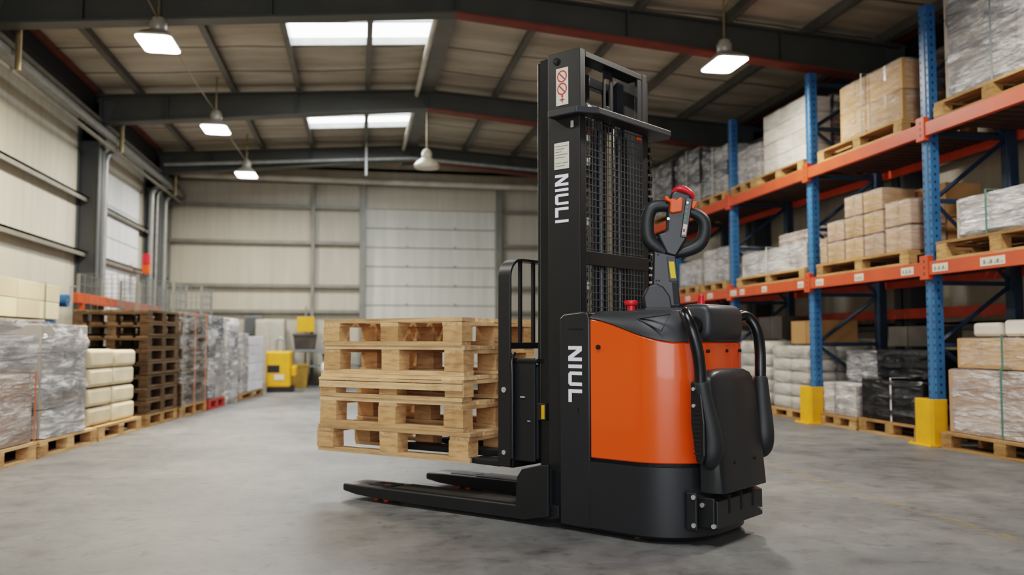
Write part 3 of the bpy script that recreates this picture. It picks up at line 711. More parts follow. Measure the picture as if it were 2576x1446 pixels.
# emergency button, key lever
part(MB().lathe([(.022, 0), (.022, .03), (.034, .034), (.038, .045), (.036, .056), (.02, .060), (.001, .060)], (-.345, .175, 1.15)), 'emergency_button', 'red', smooth=40)
part(MB().lathe([(.022, 0), (.019, .05), (.014, .09), (.001, .092)], (-.55, .56, 1.155)), 'battery_plug_lever', 'red', smooth=40)
# ---- tiller: built in its own frame facing the picture right-front
rt = Vector((math.cos(math.radians(14)), -math.sin(math.radians(14)), 0)); nw = Vector((-math.sin(math.radians(14)), -math.cos(math.radians(14)), 0))
P0w = O0-Uv*.44+Vv*.41+Vector((.012, -.003, 0))
def TF(s_, n_, z_):      # tiller frame: s across the handle, n towards the operator's side, z up
    q = P0w+rt*s_+nw*n_-O0
    return (-q.dot(Uv), q.dot(Vv), z_)
def tp(mb, name, mat, bevel=0, seg=2, smooth=None, parent=None): return mb.build(name, mat, parent or st, bevel, seg, smooth, TF)
T = tp(MB().prism([(-.095, 1.480), (.021, 1.455), (.044, 1.18), (-.106, 1.18)], 1, -.045, .03), 'tiller_shaft', 'chassis', .006)
for a, b_ in ((.031, .06), (-.08, -.05)):
    tp(MB().prism([(-.148, 1.165), (-.156, 1.233), (-.127, 1.29), (-.085, 1.304), (-.05, 1.285), (-.015, 1.235), (-.004, 1.165)], 1, a, b_), 'pivot_cover', 'cap', .008, 3, 40, T)
tp(MB().prism([(-.16, 1.148), (.075, 1.148), (.06, 1.172), (-.15, 1.172)], 1, -.1, .075), 'pivot_plate', 'black', .005, 2, None, T)
tp(MB().prism([(-.002, 1.31), (.028, 1.31), (.038, 1.19), (.008, 1.19)], 1, .02, .033), 'shaft_slot', 'dark', 0, 2, None, T)
tp(MB().prism([(-.028, 1.45), (.018, 1.445), (.030, 1.315), (-.016, 1.315)], 1, .025, .034), 'shaft_face_plate', 'cap', .003, 2, None, T)
lb = tp(MB().prism([(-.018, 1.422), (.010, 1.422), (.020, 1.332), (-.008, 1.332)], 1, .033, .0352), 'caution_label', 'yellowlabel', 0, 2, None, T); lb['label'] = 'yellow caution label'
for s_, z_ in ((-.075, 1.46), (-.085, 1.32), (-.07, 1.32)): tp(MB().cyl((s_, .028, z_), (s_, .0315, z_), .005, 10), 'shaft_screw', 'dark', 0, 2, None, T)
H_ = tp(MB().prism([(-.03, 1.462), (-.072, 1.555), (-.074, 1.572), (-.04, 1.582), (-.026, 1.60), (-.022, 1.708), (0, 1.79), (.021, 1.812), (.10, 1.79), (.116, 1.76), (.078, 1.539), (.022, 1.446)], 1, -.035, .035), 'tiller_head', 'chassis', .012, 3, 45)
tp(MB().tube([(.012, 0, 1.800), (.035, 0, 1.824), (.08, 0, 1.815), (.112, 0, 1.787), (.118, 0, 1.765)], [.010, .02, .023, .02, .010], 14, smooth=2, flat_=(1, 1.7)), 'reversing_switch', 'red', 0, 2, 60, H_)
tp(MB().prism([(.078, 1.775), (.112, 1.76), (.078, 1.55), (.045, 1.555)], 1, .033, .042), 'control_panel', 'blackgloss', .003, 2, None, H_)
tp(MB().prism([(.062, 1.625), (.083, 1.62), (.072, 1.565), (.052, 1.568)], 1, .0415, .0435), 'panel_sticker', 'paper', 0, 2, None, H_)
tp(MB().prism([(.060, 1.598), (.071, 1.596), (.068, 1.58), (.058, 1.582)], 1, .0432, .0442), 'sticker_mark', 'inkred', 0, 2, None, H_)
for z_, mt in ((1.74, 'chrome'), (1.715, 'slate'), (1.692, 'slate'), (1.662, 'green'), (1.645, 'green')):
    tp(MB().cyl((.085-(1.74-z_)*.16, .041, z_), (.085-(1.74-z_)*.16, .045, z_), .006, 12), 'panel_button', mt, 0, 2, None, H_)
mb = MB(); mb.prism([(-.012, 1.69), (.0, 1.682), (.055, 1.69), (.062, 1.765), (.045, 1.772), (.03, 1.755), (.01, 1.765), (-.008, 1.76), (-.03, 1.782), (-.036, 1.768), (-.034, 1.752), (-.008, 1.742)], 1, -.05, .055)
tp(mb, 'butterfly_switch', 'orangeplastic', .008, 3, 45, H_)
tp(MB().prism([(.105, 1.715), (.12, 1.705), (.138, 1.735), (.136, 1.75), (.12, 1.752), (.108, 1.742)], 1, -.03, .03), 'butterfly_switch', 'orangeplastic', .006, 3, 45, H_)
tp(MB().tube([(.01, 0, 1.728), (-.06, 0, 1.732), (-.105, 0, 1.722), (-.127, 0, 1.67), (-.131, 0, 1.602), (-.122, 0, 1.54), (-.075, 0, 1.500), (-.035, 0, 1.474)], [.031, .034, .036, .037, .038, .039, .037, .030], 18, smooth=3), 'handle_grip', 'grip', 0, 2, 60, H_)
tp(MB().tube([(.085, -.005, 1.705), (.145, -.005, 1.682), (.182, -.005, 1.648), (.184, -.005, 1.585), (.158, -.005, 1.515), (.09, -.005, 1.482), (.02, -.005, 1.468)], [.029, .032, .034, .035, .035, .033, .028], 18, smooth=3), 'handle_grip', 'grip', 0, 2, 60, H_)
tp(MB().cyl((-.018, .03, 1.655), (-.018, .037, 1.655), .008, 12), 'head_screw', 'chrome', 0, 2, None, H_)

# ------------------------------------------------------------------ pallets carried by the stacker
labels5 = ['bottom pallet resting directly on the stacker forks, sticking out furthest to the left', 'second pallet from the bottom of the stack on the stacker forks',
 'middle pallet of the five stacked on the stacker forks', 'fourth pallet from the bottom of the stack on the stacker forks', 'topmost pallet of the five stacked on the stacker forks']
z = .289
a_ = math.radians(8.5)
ux = Uv*math.cos(a_)-Vv*math.sin(a_)           # long direction, away from the mast
vy = Uv*math.sin(a_)+Vv*math.cos(a_)
for k, hh in enumerate([.170, .178, .150, .178, .166]):
    off = [(0, 0), (.055, .01), (.045, .004), (.05, .012), (.06, .006)][k]; Lk = [1.2, 1.13, 1.14, 1.11, 1.10][k]
    t = pallet(0, 0, 0, 0, 'raw pine '+labels5[k], Lk, .82, hh, 'wx', 'wy', 20+k, 'pallets carried by the stacker')
    org = O0+Uv*.64+Vv*(-.02)+ux*(Lk+off[0])+vy*off[1]
    if k == 2:
        for z0, z1, w0, w1 in ((.062, .100, .0, 1.0), (.105, .122, .0, 1.0)):
            o = MB().box((.002+w0*Lk, -.012, z0), (Lk*w1-.002, -.0005, z1), 0, .9, .002).build('side_board', 'wx', t)
    t.location = (org.x, org.y, z); t.rotation_euler = (0, 0, math.atan2(-ux.y, -ux.x)); z += hh+.0005

# ------------------------------------------------------------------ goods
def wrapbox(mb, x0, x1, y0, y1, z0, z1, amp=.02):
    nx, ny, nz = 10, 14, 12                     # wrinkled film shell round a load
    r = random.Random(int(abs(x0*991+y1*77+z1*13)*100)); rings = []; ph = r.random()*9
    for k in range(nz+1):
        f = k/nz; ring = []; zz = z0+(z1-z0)*f; ins = .0 if 0 < k < nz else .012
        prof = amp*(math.sin(f*17+ph)+.6*math.sin(f*31+2*ph))*.5
        for side in range(4):
            m = (ny if side % 2 == 0 else nx)
            for i in range(m):
                g_ = i/m
                if side == 0: x, y, nn = x1, y0+(y1-y0)*g_, (1, 0)
                elif side == 1: x, y, nn = x1-(x1-x0)*g_, y1, (0, 1)
                elif side == 2: x, y, nn = x0, y1-(y1-y0)*g_, (-1, 0)
                else: x, y, nn = x0+(x1-x0)*g_, y0, (0, -1)
                d = prof+amp*r.uniform(-.25, .25)-ins+amp*.5*math.sin(g_*PI)
                if i == 0: x += ((x0+x1)/2-x)*.04; y += ((y0+y1)/2-y)*.04; d *= .3
                ring.append((x+nn[0]*d, y+nn[1]*d, zz+r.uniform(-.3, .3)*amp*(0 < k < nz)))
        rings.append(ring)
    return mb.loft(rings)
def load(name, label, cat, x, y, z, rz, dx, dy, dz, nx, ny, nz, mat, film_=None, straps=(), group=None, parts='carton', gap=.006, jit=.004, tape=False, dome=0, amp=.018, bev=.006):
    """one strapped or wrapped load: local x = depth, y = along the aisle"""
    t = thing(name, label, cat, (x, y, z), rz, group)
    mats = mat if isinstance(mat, list) else [mat]
    single = nx*ny*nz == 1
    for k in range(nz):
        for j in range(ny):
            for i in range(nx):
                if 0 < i < nx-1 and k < nz-1 and 0 < j < ny-1: continue
                w_, l_, h_ = dx/nx, dy/ny, dz/nz; mb = MB()
                x0, y0, z0 = i*w_+gap/2, j*l_+gap/2, k*h_+.001
                x1, y1, z1 = (i+1)*w_-gap/2, (j+1)*l_-gap/2, (k+1)*h_-.001
                if dome:
                    cx, cy, cz = (x0+x1)/2, (y0+y1)/2, (z0+z1)/2; rings = []
                    for q in range(7):
                        a = -PI/2+PI*q/6
                        zz = math.copysign(abs(math.sin(a))**.55, a)*(z1-z0)/2+cz; s_ = max(.02, abs(math.cos(a))**.18) if 0 < q < 6 else .72
                        rg = []
                        for w in range(20):
                            b_ = 2*PI*w/20; c_, d_ = math.cos(b_), math.sin(b_)
                            rg.append((cx+(x1-x0)/2*s_*math.copysign(abs(c_)**.22, c_)*(1+random.uniform(-.03, .02)), cy+(y1-y0)/2*s_*math.copysign(abs(d_)**.22, d_)*(1+random.uniform(-.03, .02)), zz))
                        rings.append(rg)
                    mb.loft(rings); mb.build('sack_body' if single else 'sack', random.choice(mats), t, smooth=70)
                else:
                    mb.box((x0+random.uniform(0, jit), y0+random.uniform(0, jit), z0), (x1-random.uniform(0, jit), y1-random.uniform(0, jit), z1-random.uniform(0, jit)), 0)
                    c_ = mb.build('carton_body' if single else parts, random.choice(mats), t, bev, 3 if bev > .01 else 2, 40 if bev > .01 else None)
                    if tape and (i == 0 or i == nx-1):
                        xx = x0-.0015 if i == 0 else x1+.0015
                        MB().box((xx-.0005, (y0+y1)/2-.02, z1-.5*(z1-z0)), (xx+.0005, (y0+y1)/2+.02, z1-.004)).build('tape', 'tape', c_)
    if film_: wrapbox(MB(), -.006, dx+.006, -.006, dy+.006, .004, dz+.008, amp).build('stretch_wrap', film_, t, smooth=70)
    for (fy, sm) in straps:
        o_ = .03 if film_ else .008; y0 = dy*fy; b = MB(); w_ = .011
        b.box((-o_-.003, y0-w_, 0), (-o_, y0+w_, dz+o_)); b.box((dx+o_, y0-w_, 0), (dx+o_+.003, y0+w_, dz+o_)); b.box((-o_-.003, y0-w_, dz+o_), (dx+o_+.003, y0+w_, dz+o_+.003))
        b.build('strap', sm, t)
    return t
# ---- pallet racking
RXF, RXB = 5.43, 6.40; UY = [5.3, 7.6, 9.84, 12.13, 14.45, 16.75]
Z1, Z2 = 1.75, 3.10
rack = thing('pallet_rack', 'blue and orange steel pallet racking along the right wall', 'rack', (RXF, 7.6, 0))
def rp(mb, name, mat, parent=None, **k):
    return mb.build(name, mat, parent or rack, fn=lambda x, y, z: (x-RXF, y-7.6, z), **k)
for i, y in enumerate(UY):
    top = 4.28 if y < 14 else 3.2
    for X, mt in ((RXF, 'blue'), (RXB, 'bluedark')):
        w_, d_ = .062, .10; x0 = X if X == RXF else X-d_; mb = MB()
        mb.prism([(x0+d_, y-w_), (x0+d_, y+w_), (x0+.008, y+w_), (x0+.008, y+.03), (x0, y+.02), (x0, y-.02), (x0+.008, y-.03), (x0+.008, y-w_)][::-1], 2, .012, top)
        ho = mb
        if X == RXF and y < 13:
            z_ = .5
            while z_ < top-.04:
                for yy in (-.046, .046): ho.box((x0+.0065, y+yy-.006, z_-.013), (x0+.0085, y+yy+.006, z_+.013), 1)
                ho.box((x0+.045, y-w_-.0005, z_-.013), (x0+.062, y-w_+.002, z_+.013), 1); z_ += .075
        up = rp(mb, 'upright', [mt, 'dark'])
        rp(MB().box((x0-.03, y-.08, 0), (x0+d_+.03, y+.08, .012)), 'foot_plate', mt, up)
    zs = [.35, .95, 1.55, 2.35, 3.0, 3.6, 4.15]
    for k, z_ in enumerate(zs):
        if z_ > top: continue
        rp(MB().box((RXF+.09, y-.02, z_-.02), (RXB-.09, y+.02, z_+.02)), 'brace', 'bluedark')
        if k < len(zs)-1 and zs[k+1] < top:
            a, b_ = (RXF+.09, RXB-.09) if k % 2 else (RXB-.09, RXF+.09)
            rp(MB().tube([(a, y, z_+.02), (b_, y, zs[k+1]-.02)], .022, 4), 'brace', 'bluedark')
for i in range(len(UY)-1):
    for Z in (Z1, Z2):
        for X, xx in ((RXF, RXF-.045), (RXB, RXB-.01)):
            mb = MB(); a, b_ = UY[i]+.064, UY[i+1]-.064
            mb.prism([(xx, Z-.13), (xx+.05, Z-.13), (xx+.05, Z-.02), (xx+.02, Z-.02), (xx+.02, Z), (xx, Z)], 1, a, b_)
            bm_ = rp(mb, 'beam', 'beam', bevel=.003)
            if X == RXF and Z == Z1:
                for f, l_ in [[(.36, .11), (.60, .15), (.90, .11)], [(.12, .10), (.5, .085), (.87, .085)], [(.07, .07), (.5, .07), (.8, .07), (.93, .10)], [(.3, .1), (.7, .1)], [(.5, .1)]][i]:
                    yc = UY[i]+(UY[i+1]-UY[i])*f; lb = rp(MB().box((xx-.002, yc-l_, Z-.105), (xx+.001, yc+l_, Z-.03)), 'location_label', 'paper', bm_); lb['label'] = 'off-white location label'
                    mb = MB()
                    for q in range(6): mb.box((xx-.003, yc-l_*.8+q*l_*.27, Z-.09), (xx-.0015, yc-l_*.8+q*l_*.27+l_*.1*(1+q % 2), Z-.075+.02*(q % 2)))
                    rp(mb, 'label_print', 'inkgrey', lb) if 0 else rp(mb, 'label_print', 'inkgrey', bm_)
        mb = MB(); y = UY[i]+.1
        while y < UY[i+1]-.15: mb.box((RXF+.02, y, Z-.045), (RXB+.0, y+.11, Z-.022)); y += .15
        rp(mb, 'shelf_deck', 'rackdeck')
for y in UY:
    for Z in (Z1, Z2):
        c_ = rp(MB().box((RXF-.055, y-.062, Z-.17), (RXF+.005, y+.062, Z+.06)), 'beam_connector', 'beam', bevel=.004)
        mb = MB()
        for q in range(3): mb.box((RXF-.0565, y-.015, Z-.13+q*.06), (RXF-.054, y+.0, Z-.10+q*.06))
        rp(mb, 'slot_holes', 'dark', c_)
rp(MB().box((RXB+.25, 5.3, 1.26), (RXB+.30, 16.75, 1.38)), 'rear_beam', 'beam')
for y, lb in ((7.6, 'yellow steel column guard at the nearer blue rack post'), (9.84, 'yellow steel column guard at the second blue rack post, farther back')):
    t = thing('column_guard', lb, 'guard', (RXF-.03, y, 0))
    MB().prism([(-.055, -.135), (.09, -.135), (.09, -.12), (-.04, -.12), (-.04, .12), (.09, .12), (.09, .135), (-.055, .135), (-.08, .11), (-.08, -.11)][::-1], 2, .012, .44).build('guard_shell', 'yellow', t, .004)
    MB().box((-.13, -.17, 0), (.05, .17, .014)).build('base_plate', 'yellow', t, .003)
    for a in (-.15, .15): MB().cyl((-.10, a, .014), (-.10, a, .03), .014, 6).build('anchor_bolt', 'yellow', t)
# ---- goods in the racking: pallets then loads
X0 = RXF+.03
def rackpal(y0, L, z, label, H_=.15, x=RXF-.02, seed=1): return pallet(x+.86, y0, z, PI/2, label, L, .86, H_, 'bx', 'by', seed)
def rload(name, label, y, z, dy, dz, ny, nz, mat, film_=None, straps=(), dx=.85, nx=2, x=X0, **k):
    return load(name, label, 'load', x, y, z, 0, dx, dy, dz, nx, ny, nz, mat, film_, straps, **k)
rackpal(5.98, 1.45, Z2, 'pallet on the top rack level under the silver wrapped load, upper right corner', .16, seed=2)
rload('wrapped_load', 'tall silver film-wrapped load on the top rack level, upper right corner', 5.95, Z2+.165, 1.38, 1.15, 3, 3, ['cg', 'cp'], 'filmheavy', [(.52, 'strapgrey')], amp=.022)
rackpal(7.93, 1.65, Z2, 'pallet on the top rack level under the brown cartons', .15, seed=3)
rload('carton_load', 'brown cartons with grey strap, top rack level between the near and second blue posts', 7.98, Z2+.155, 1.18, .64, 2, 2, 'cb', 'filmlight', [(.58, 'strapgrey')], tape=True, amp=.008)
load('cardboard_carton', 'small brown carton beside the strapped cartons on the top rack level', 'carton', X0+.35, 9.19, Z2+.155, 0, .45, .30, .38, 1, 1, 1, 'cb')
rackpal(9.93, 1.30, Z2, 'pallet on the top rack level under the white cartons', .14, seed=4)
rload('carton_load', 'white cartons stacked on the top rack level beyond the second blue post', 9.93, Z2+.145, 1.16, .80, 3, 4, 'cw', 'filmlight', dx=.34, nx=1, amp=.008)
rload('wrapped_load', 'grey film-wrapped goods behind the white cartons on the top rack level', 9.95, Z2+.145, 1.16, .84, 2, 4, ['cd', 'cg'], 'film', dx=.48, nx=1, x=X0+.37)
rackpal(11.26, .80, Z2, 'narrow pallet on the top rack level just before the third blue post', .14, seed=5)
rload('wrapped_load', 'low grey wrapped load on the top rack level just before the third blue post', 11.28, Z2+.145, .76, .52, 2, 2, 'cg', 'film', dx=.8, x=X0+.05)
for k, (y0, l, h) in enumerate(((12.25, 1.05, .72), (13.35, 1.05, .9), (14.6, 1.9, .95))):
    rackpal(y0, l, Z2, 'pallet on the top rack level beyond the third blue post, %s' % ['first one', 'next one', 'farthest one'][k], .14, seed=6+k)
    rload('wrapped_load', 'dim wrapped load on the top rack level beyond the third blue post, %s' % ['nearest', 'middle', 'farthest'][k], y0+.02, Z2+.145, l-.04, h, 2, 3, ['cg', 'cd'], 'film', [(.5, 'strapwhite')])
# middle level
rackpal(5.9, 1.55, Z1, 'pallet on the middle rack level under the low silver load, right edge', .18, seed=10)
rload('wrapped_load', 'low silver film-wrapped load with green strap on the middle rack level, right edge', 5.95, Z1+.185, 1.28, .36, 3, 2, ['cp', 'cg'], 'filmheavy', [(.66, 'strapgreen')], amp=.02)
rackpal(7.88, 1.78, Z1, 'long pallet on the middle rack level under the stacked brown cartons', .15, seed=11)
gC = 'brown cartons on the middle rack level'
def rcarton(x, y, z, dx, dy, dz, label, mat='cb', film_='filmlight'):
    return load('cardboard_carton', label, 'carton', x, y, z, 0, dx, dy, dz, 1, 1, 1, mat, film_, tape=True, group=gC, amp=.004)
zz = Z1+.155
rcarton(X0, 7.90, zz, .40, .44, .255, 'pink-brown carton at the near end of the middle rack level, lower one', 'cb2')
rcarton(X0, 7.90, zz+.27, .40, .44, .25, 'pink-brown carton at the near end of the middle rack level, upper one', 'cb2')
for j, (yy, nm) in enumerate(((8.37, 'near'), (8.75, 'centre'), (9.13, 'far'))):
    for k in range(3):
        if j == 2 and k == 2: continue
        rcarton(X0, yy, zz+k*.24, .40, .36, .225, 'brown carton, %s row front column %s, middle rack level' % (['bottom', 'second', 'top'][k], nm), 'cb' if (j+k) % 3 else 'cb2')
rcarton(X0, 9.51, zz, .3, .15, .30, 'narrow brown carton at the far end of the middle rack level')
rcarton(X0+.43, 7.92, zz, .42, 1.6, .34, 'long brown carton lying behind the front cartons, middle rack level', 'cb', None)
rcarton(X0+.43, 7.95, zz+.35, .42, .95, .36, 'tall brown carton standing up behind the front cartons, middle rack level', 'cb', None)
rackpal(9.95, 1.95, Z1, 'long pallet under the pale wrapped load, middle rack level', .14, seed=12)
rload('wrapped_load', 'pale film-wrapped load on the middle rack level between the second and third blue posts', 9.98, Z1+.145, 1.85, .32, 4, 2, ['cp', 'cw'], 'film', [(.55, 'strapwhite')])
rload('wrapped_load', 'thin brown bundle lying on top of the pale wrapped load, middle rack level', 10.0, Z1+.485, 1.1, .18, 2, 1, 'cb2', 'film', dx=.6, nx=1, x=X0+.2)
for k, (y0, l, h) in enumerate(((12.27, 1.0, .52), (13.35, 1.0, .42), (14.6, 1.9, .5))):
    rackpal(y0, l, Z1, 'pallet on the middle rack level beyond the third blue post, %s' % ['first one', 'next one', 'farthest one'][k], .13, seed=14+k)
    rload('wrapped_load', 'grey wrapped load on the middle rack level beyond the third blue post, %s' % ['nearest', 'middle one', 'farthest'][k], y0+.02, Z1+.135, l-.04, h, 2, 2, ['cg', 'cp'], 'film')
# floor level
rackpal(5.85, 1.5, 0, 'floor pallet under the big brown strapped carton load, lower right edge', .155, x=RXF-.10, seed=20)
rload('carton_load', 'large pinkish carton load with green strap on the floor at the right edge', 5.98, .16, 1.31, .57, 2, 1, 'cb2', 'film', [(.45, 'strapgreen')], dx=.86, x=X0-.09, amp=.01)
rload('carton_load', 'brown cartons on top of the large floor load at the right edge', 6.0, .745, 1.24, .27, 2, 1, 'cb', 'filmlight', [(.5, 'strapgreen')], dx=.8, x=X0-.03, tape=True, amp=.006)
rload('sack_load', 'white sacks lying on the brown cartons at the right edge', 6.1, 1.03, 1.1, .15, 3, 1, 'cw', None, dx=.6, x=X0+.1, jit=.03, bev=.03)
rackpal(7.78, 1.12, 0, 'floor pallet under the black wrapped bundle', .15, x=RXF+.02, seed=21)
rload('wrapped_load', 'black film-wrapped bundle with pale strap on the floor between the yellow guards', 7.84, .155, 1.08, .42, 2, 1, 'ck', 'filmblack', [(.45, 'strapwhite')], dx=.8, x=X0+.04, amp=.04)
rload('wrapped_load', 'flat black wrapped bundles stacked behind on the black bundle', 7.95, .59, .95, .30, 1, 3, 'ck', 'filmblack', dx=.6, nx=1, x=X0+.22, amp=.05)
rackpal(8.95, .80, 0, 'floor pallet under the pale wrapped sacks beside the second yellow guard', .13, x=RXF+.02, seed=22)
rload('wrapped_load', 'pale wrapped sacks with strap on the floor beside the second yellow guard', 9.01, .135, .70, .36, 2, 1, 'cp', 'film', [(.55, 'strapgrey')], dx=.8, x=X0+.03, amp=.02)
rload('wrapped_load', 'grey brown goods piled behind the pale sacks under the rack', 9.0, .51, .74, .36, 1, 2, ['cd', 'cg'], 'film', dx=.45, nx=1, x=X0+.35)
for k, (y0, l, h) in enumerate(((9.98, 1.0, .80), (11.05, .95, .86), (12.3, 1.05, 1.0), (13.4, 1.0, 1.05))):
    w_ = ['nearest', 'second', 'third', 'farthest'][k]
    rackpal(y0, l, 0, 'floor pallet under the %s whitish sack load beyond the second yellow guard' % w_, .12, x=RXF+.02, seed=24+k)
    rload('sack_load', '%s whitish sack load on the floor beyond the second yellow guard' % w_, y0+.02, .125, l-.04, h, 2, 5, ['sackg', 'cp'], 'filmlight', dx=.82, dome=1)
rload('goods_bundle', 'dark bundle lying on the black bundles under the rack', 8.1, .93, .7, .22, 2, 1, 'cd', dx=.4, nx=1, x=X0+.3)
rload('goods_bundle', 'brown cartons on the sack load under the rack', 10.1, .95, .8, .3, 2, 1, 'cb', dx=.5, nx=1, x=X0+.25)
rload('goods_bundle', 'dark bundle on the second sack load under the rack', 11.15, 1.01, .7, .32, 2, 1, 'cd', dx=.5, nx=1, x=X0+.25)

# ------------------------------------------------------------------ left side rows
KL = .108; AL = -math.atan(KL)
def LP(Y, d=0):     # point on the left front line at depth d behind it
    x = -2.7+KL*(Y-7.4); c_, s_ = math.cos(AL), math.sin(AL)
    return (x-d*c_, Y-d*s_)
def lload(name, label, Y, d, z, dx, dy, dz, *a, **k):
    x, y = LP(Y, d+dx); return load(name, label, 'load', x, y, z, AL, dx, dy, dz, *a, **k)
def lpal(Y, L, z, label, W=1.0, H_=.15, d=0, seed=1, mx='bx', my='by', group=None):
    x, y = LP(Y, d); return pallet(x, y, z, AL+PI/2, label, L, W, H_, mx, my, seed, group)
lpal(6.78, 1.2, 0, 'floor pallet under the brown boxes at the lower left edge', seed=30, mx='wx', my='wy')
lpal(8.04, 1.18, 0, 'floor pallet under the silver wrapped load on the left', seed=31, mx='wx', my='wy')
lpal(9.27, 1.16, 0, 'floor pallet under the cream sacks on the left', seed=32, mx='wx', my='wy')
lload('carton_load', 'brown wrapped boxes on the pallet at the lower left edge', 6.95, .02, .155, .42, .98, .55, 1, 2, 2, 'cb2', 'film', [(.97, 'straporange')], amp=.012)
lload('wrapped_load', 'silver wrapped boxes behind the brown boxes, left edge', 6.95, .48, .155, .48, 1.02, .98, 1, 2, 4, ['cg', 'cp'], 'filmheavy', amp=.03)
lload('wrapped_load', 'tall silver film-wrapped load beside the cream sacks on the left', 8.07, .03, .155, .88, .95, .98, 2, 2, 4, ['cg', 'cp'], 'filmheavy', amp=.04)
gS = 'cream sacks on the left pallet'
for k in range(4):
    for j in range(2):
        for d, fb in ((.04, 'front'), (.5, 'back')):
            if d > .1 and k < 3: continue
            x, y = LP(9.12+j*.62, d+.45)
            load('cream_sack', 'plump cream sack, %s layer, %s column, %s of the cream stack on the left' % (['bottom', 'second', 'third', 'top'][k], ['near', 'far'][j], fb), 'sack', x, y, .152+k*.19, AL, .45, .61, .186, 1, 1, 1, 'sack', None, jit=.016, bev=.035, group=gS)
lload('sack_load', 'cream sacks filling the back of the left pallet', 9.12, .5, .152, .45, 1.23, .565, 1, 2, 3, 'sack', None, dome=1)
load('wrapped_load', 'dark bundles under the white boxes by the left wall', 'load', -3.9, 9.45, .0, 0, .3, 2.0, 1.21, 1, 3, 5, ['cd'], 'film')
load('carton_load', 'long cream boxes with green strap stacked high by the left wall', 'load', -3.9, 9.45, 1.245, 0, .32, 2.0, .41, 1, 3, 2, 'cc', None, [(.74, 'strapgreen')], gap=.004)
ords = ['bottom', 'second', 'third', 'fourth', 'fifth', 'sixth', 'seventh', 'eighth', 'top']
for si, (Y, d, n, nm) in enumerate(((10.62, 0, 9, 'nearest dark stack'), (11.9, 0, 9, 'second dark stack with orange straps'))):
    for k in range(n):
        w_ = k == 0 and si < 2
        lpal(Y+random.uniform(-.02, .02), 1.12, k*.150, '%s %s pallet, %s' % (ords[k], 'tan' if w_ else 'weathered', nm), W=.84, H_=.148, d=d+random.uniform(0, .02), seed=40 if w_ else 41+k % 2, mx='bx' if w_ else 'dx', my='by' if w_ else 'dy', group='weathered pallets in the dark stacks')
for Y, lb, sm in ((11.83, 'grey strap down the front between the dark pallet stacks', 'strapgrey'), (12.35, 'orange strap down the second dark pallet stack', 'straporange'), (12.85, 'orange strap at the far end of the second dark pallet stack', 'straporange')):
    x, y = LP(Y, -.02); b = MB(); b.box((-.004, -.012, .02), (0, .012, 1.365)); b.box((-.9, -.012, 1.362), (0, .012, 1.366))
    o = tag(b.build('strap', sm, None, loc=(x, y, 0)), lb, 'strap'); o.rotation_euler = (0, 0, AL)
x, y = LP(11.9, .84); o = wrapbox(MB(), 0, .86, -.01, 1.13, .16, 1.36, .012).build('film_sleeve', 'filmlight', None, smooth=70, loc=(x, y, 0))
tag(o, 'thin clear film wrapped round the second dark pallet stack', 'film').rotation_euler = (0, 0, AL)
lpal(13.12, .9, 0, 'red painted pallet under the grey black wrapped load', seed=50, mx='rx', my='rx', H_=.14, W=.9)
lload('wrapped_load', 'grey and black film-wrapped load beyond the dark pallet stacks', 13.12, 0.02, .145, .85, .85, 1.2, 2, 2, 6, ['cd', 'cg', 'cp'], 'film', amp=.03)
lload('wrapped_load', 'silver grey wrapped load, second beyond the dark pallet stacks', 14.08, 0.02, .0, .85, .8, 1.34, 2, 2, 6, ['cg', 'cp', 'cw'], 'filmheavy', amp=.03)
lpal(15.0, 1.7, 0, 'pallet under the white carton load before the yellow cart', seed=51, H_=.12, W=.9)
lload('carton_load', 'narrow greyish wrapped load before the white cartons, far left row', 15.0, 0, .125, .85, .5, .98, 2, 1, 5, ['cg', 'cp'], 'film')
lload('carton_load', 'stack of white cartons at the far end of the left row', 15.55, 0, .125, .85, 1.1, .94, 2, 2, 6, 'cwb', None)
t = thing('electrical_box', 'dark grey electrical box on the far wall above the left stacks', 'box', (-2.3, 20.36, 1.12))
MB().box((-.2, -.1, 0), (.2, 0, .42)).build('housing', 'ledge', t, .01); MB().box((-.17, -.112, .04), (.17, -.101, .38)).build('door', 'steel2', t, .004)
for k, (x, y) in enumerate(((-3.95, 13.4), (-3.75, 14.9), (-3.55, 16.3))):
    t = thing('wire_cage', 'tall grey wire mesh cage behind the stacks on the left, %s' % ['nearest', 'middle', 'farthest'][k], 'cage', (x, y, 0))
    mb = MB(); W_, D_, Ht = .8, 1.1, 1.95
    for a in (0, W_):
        for b_ in (0, D_): MB().box((a-.018, b_-.018, 0), (a+.018, b_+.018, Ht)).build('corner_post', 'galvd', t)
    for i in range(1, 9):
        for b_ in (0, D_): mb.box((W_*i/9-.003, b_-.003, .1), (W_*i/9+.003, b_+.003, Ht))
    for i in range(1, 12):
        for a in (0, W_): mb.box((a-.003, D_*i/12-.003, .1), (a+.003, D_*i/12+.003, Ht))
    for i in range(0, 14):
        z_ = .1+(Ht-.1)*i/13; mb.box((0, -.003, z_-.003), (W_, .003, z_+.003)); mb.box((0, D_-.003, z_-.003), (W_, D_+.003, z_+.003)); mb.box((-.003, 0, z_-.003), (.003, D_, z_+.003)); mb.box((W_-.003, 0, z_-.003), (W_+.003, D_, z_+.003))
    mb.build('wire_mesh', 'mesh', t)
t = thing('guard_rail', 'red orange rail running along the left wall above the dark stacks', 'rail', (-3.88, 13.05, 0))
MB().box((-.03, 0, 1.52), (.03, 5.3, 1.66)).build('rail', 'beam', t, .005)
for y in (.3, 2.6, 5.0): MB().box((-.035, y-.03, 0), (.03, y+.03, 1.52)).build('post', 'beam', t)
t = thing('hand_winch', 'blue steel winch on a post by the left dark column', 'winch', (-3.84, 11.95, 0))
MB().box((-.05, -.05, 0), (.05, .05, 1.42)).build('post', 'bluething', t, .005)
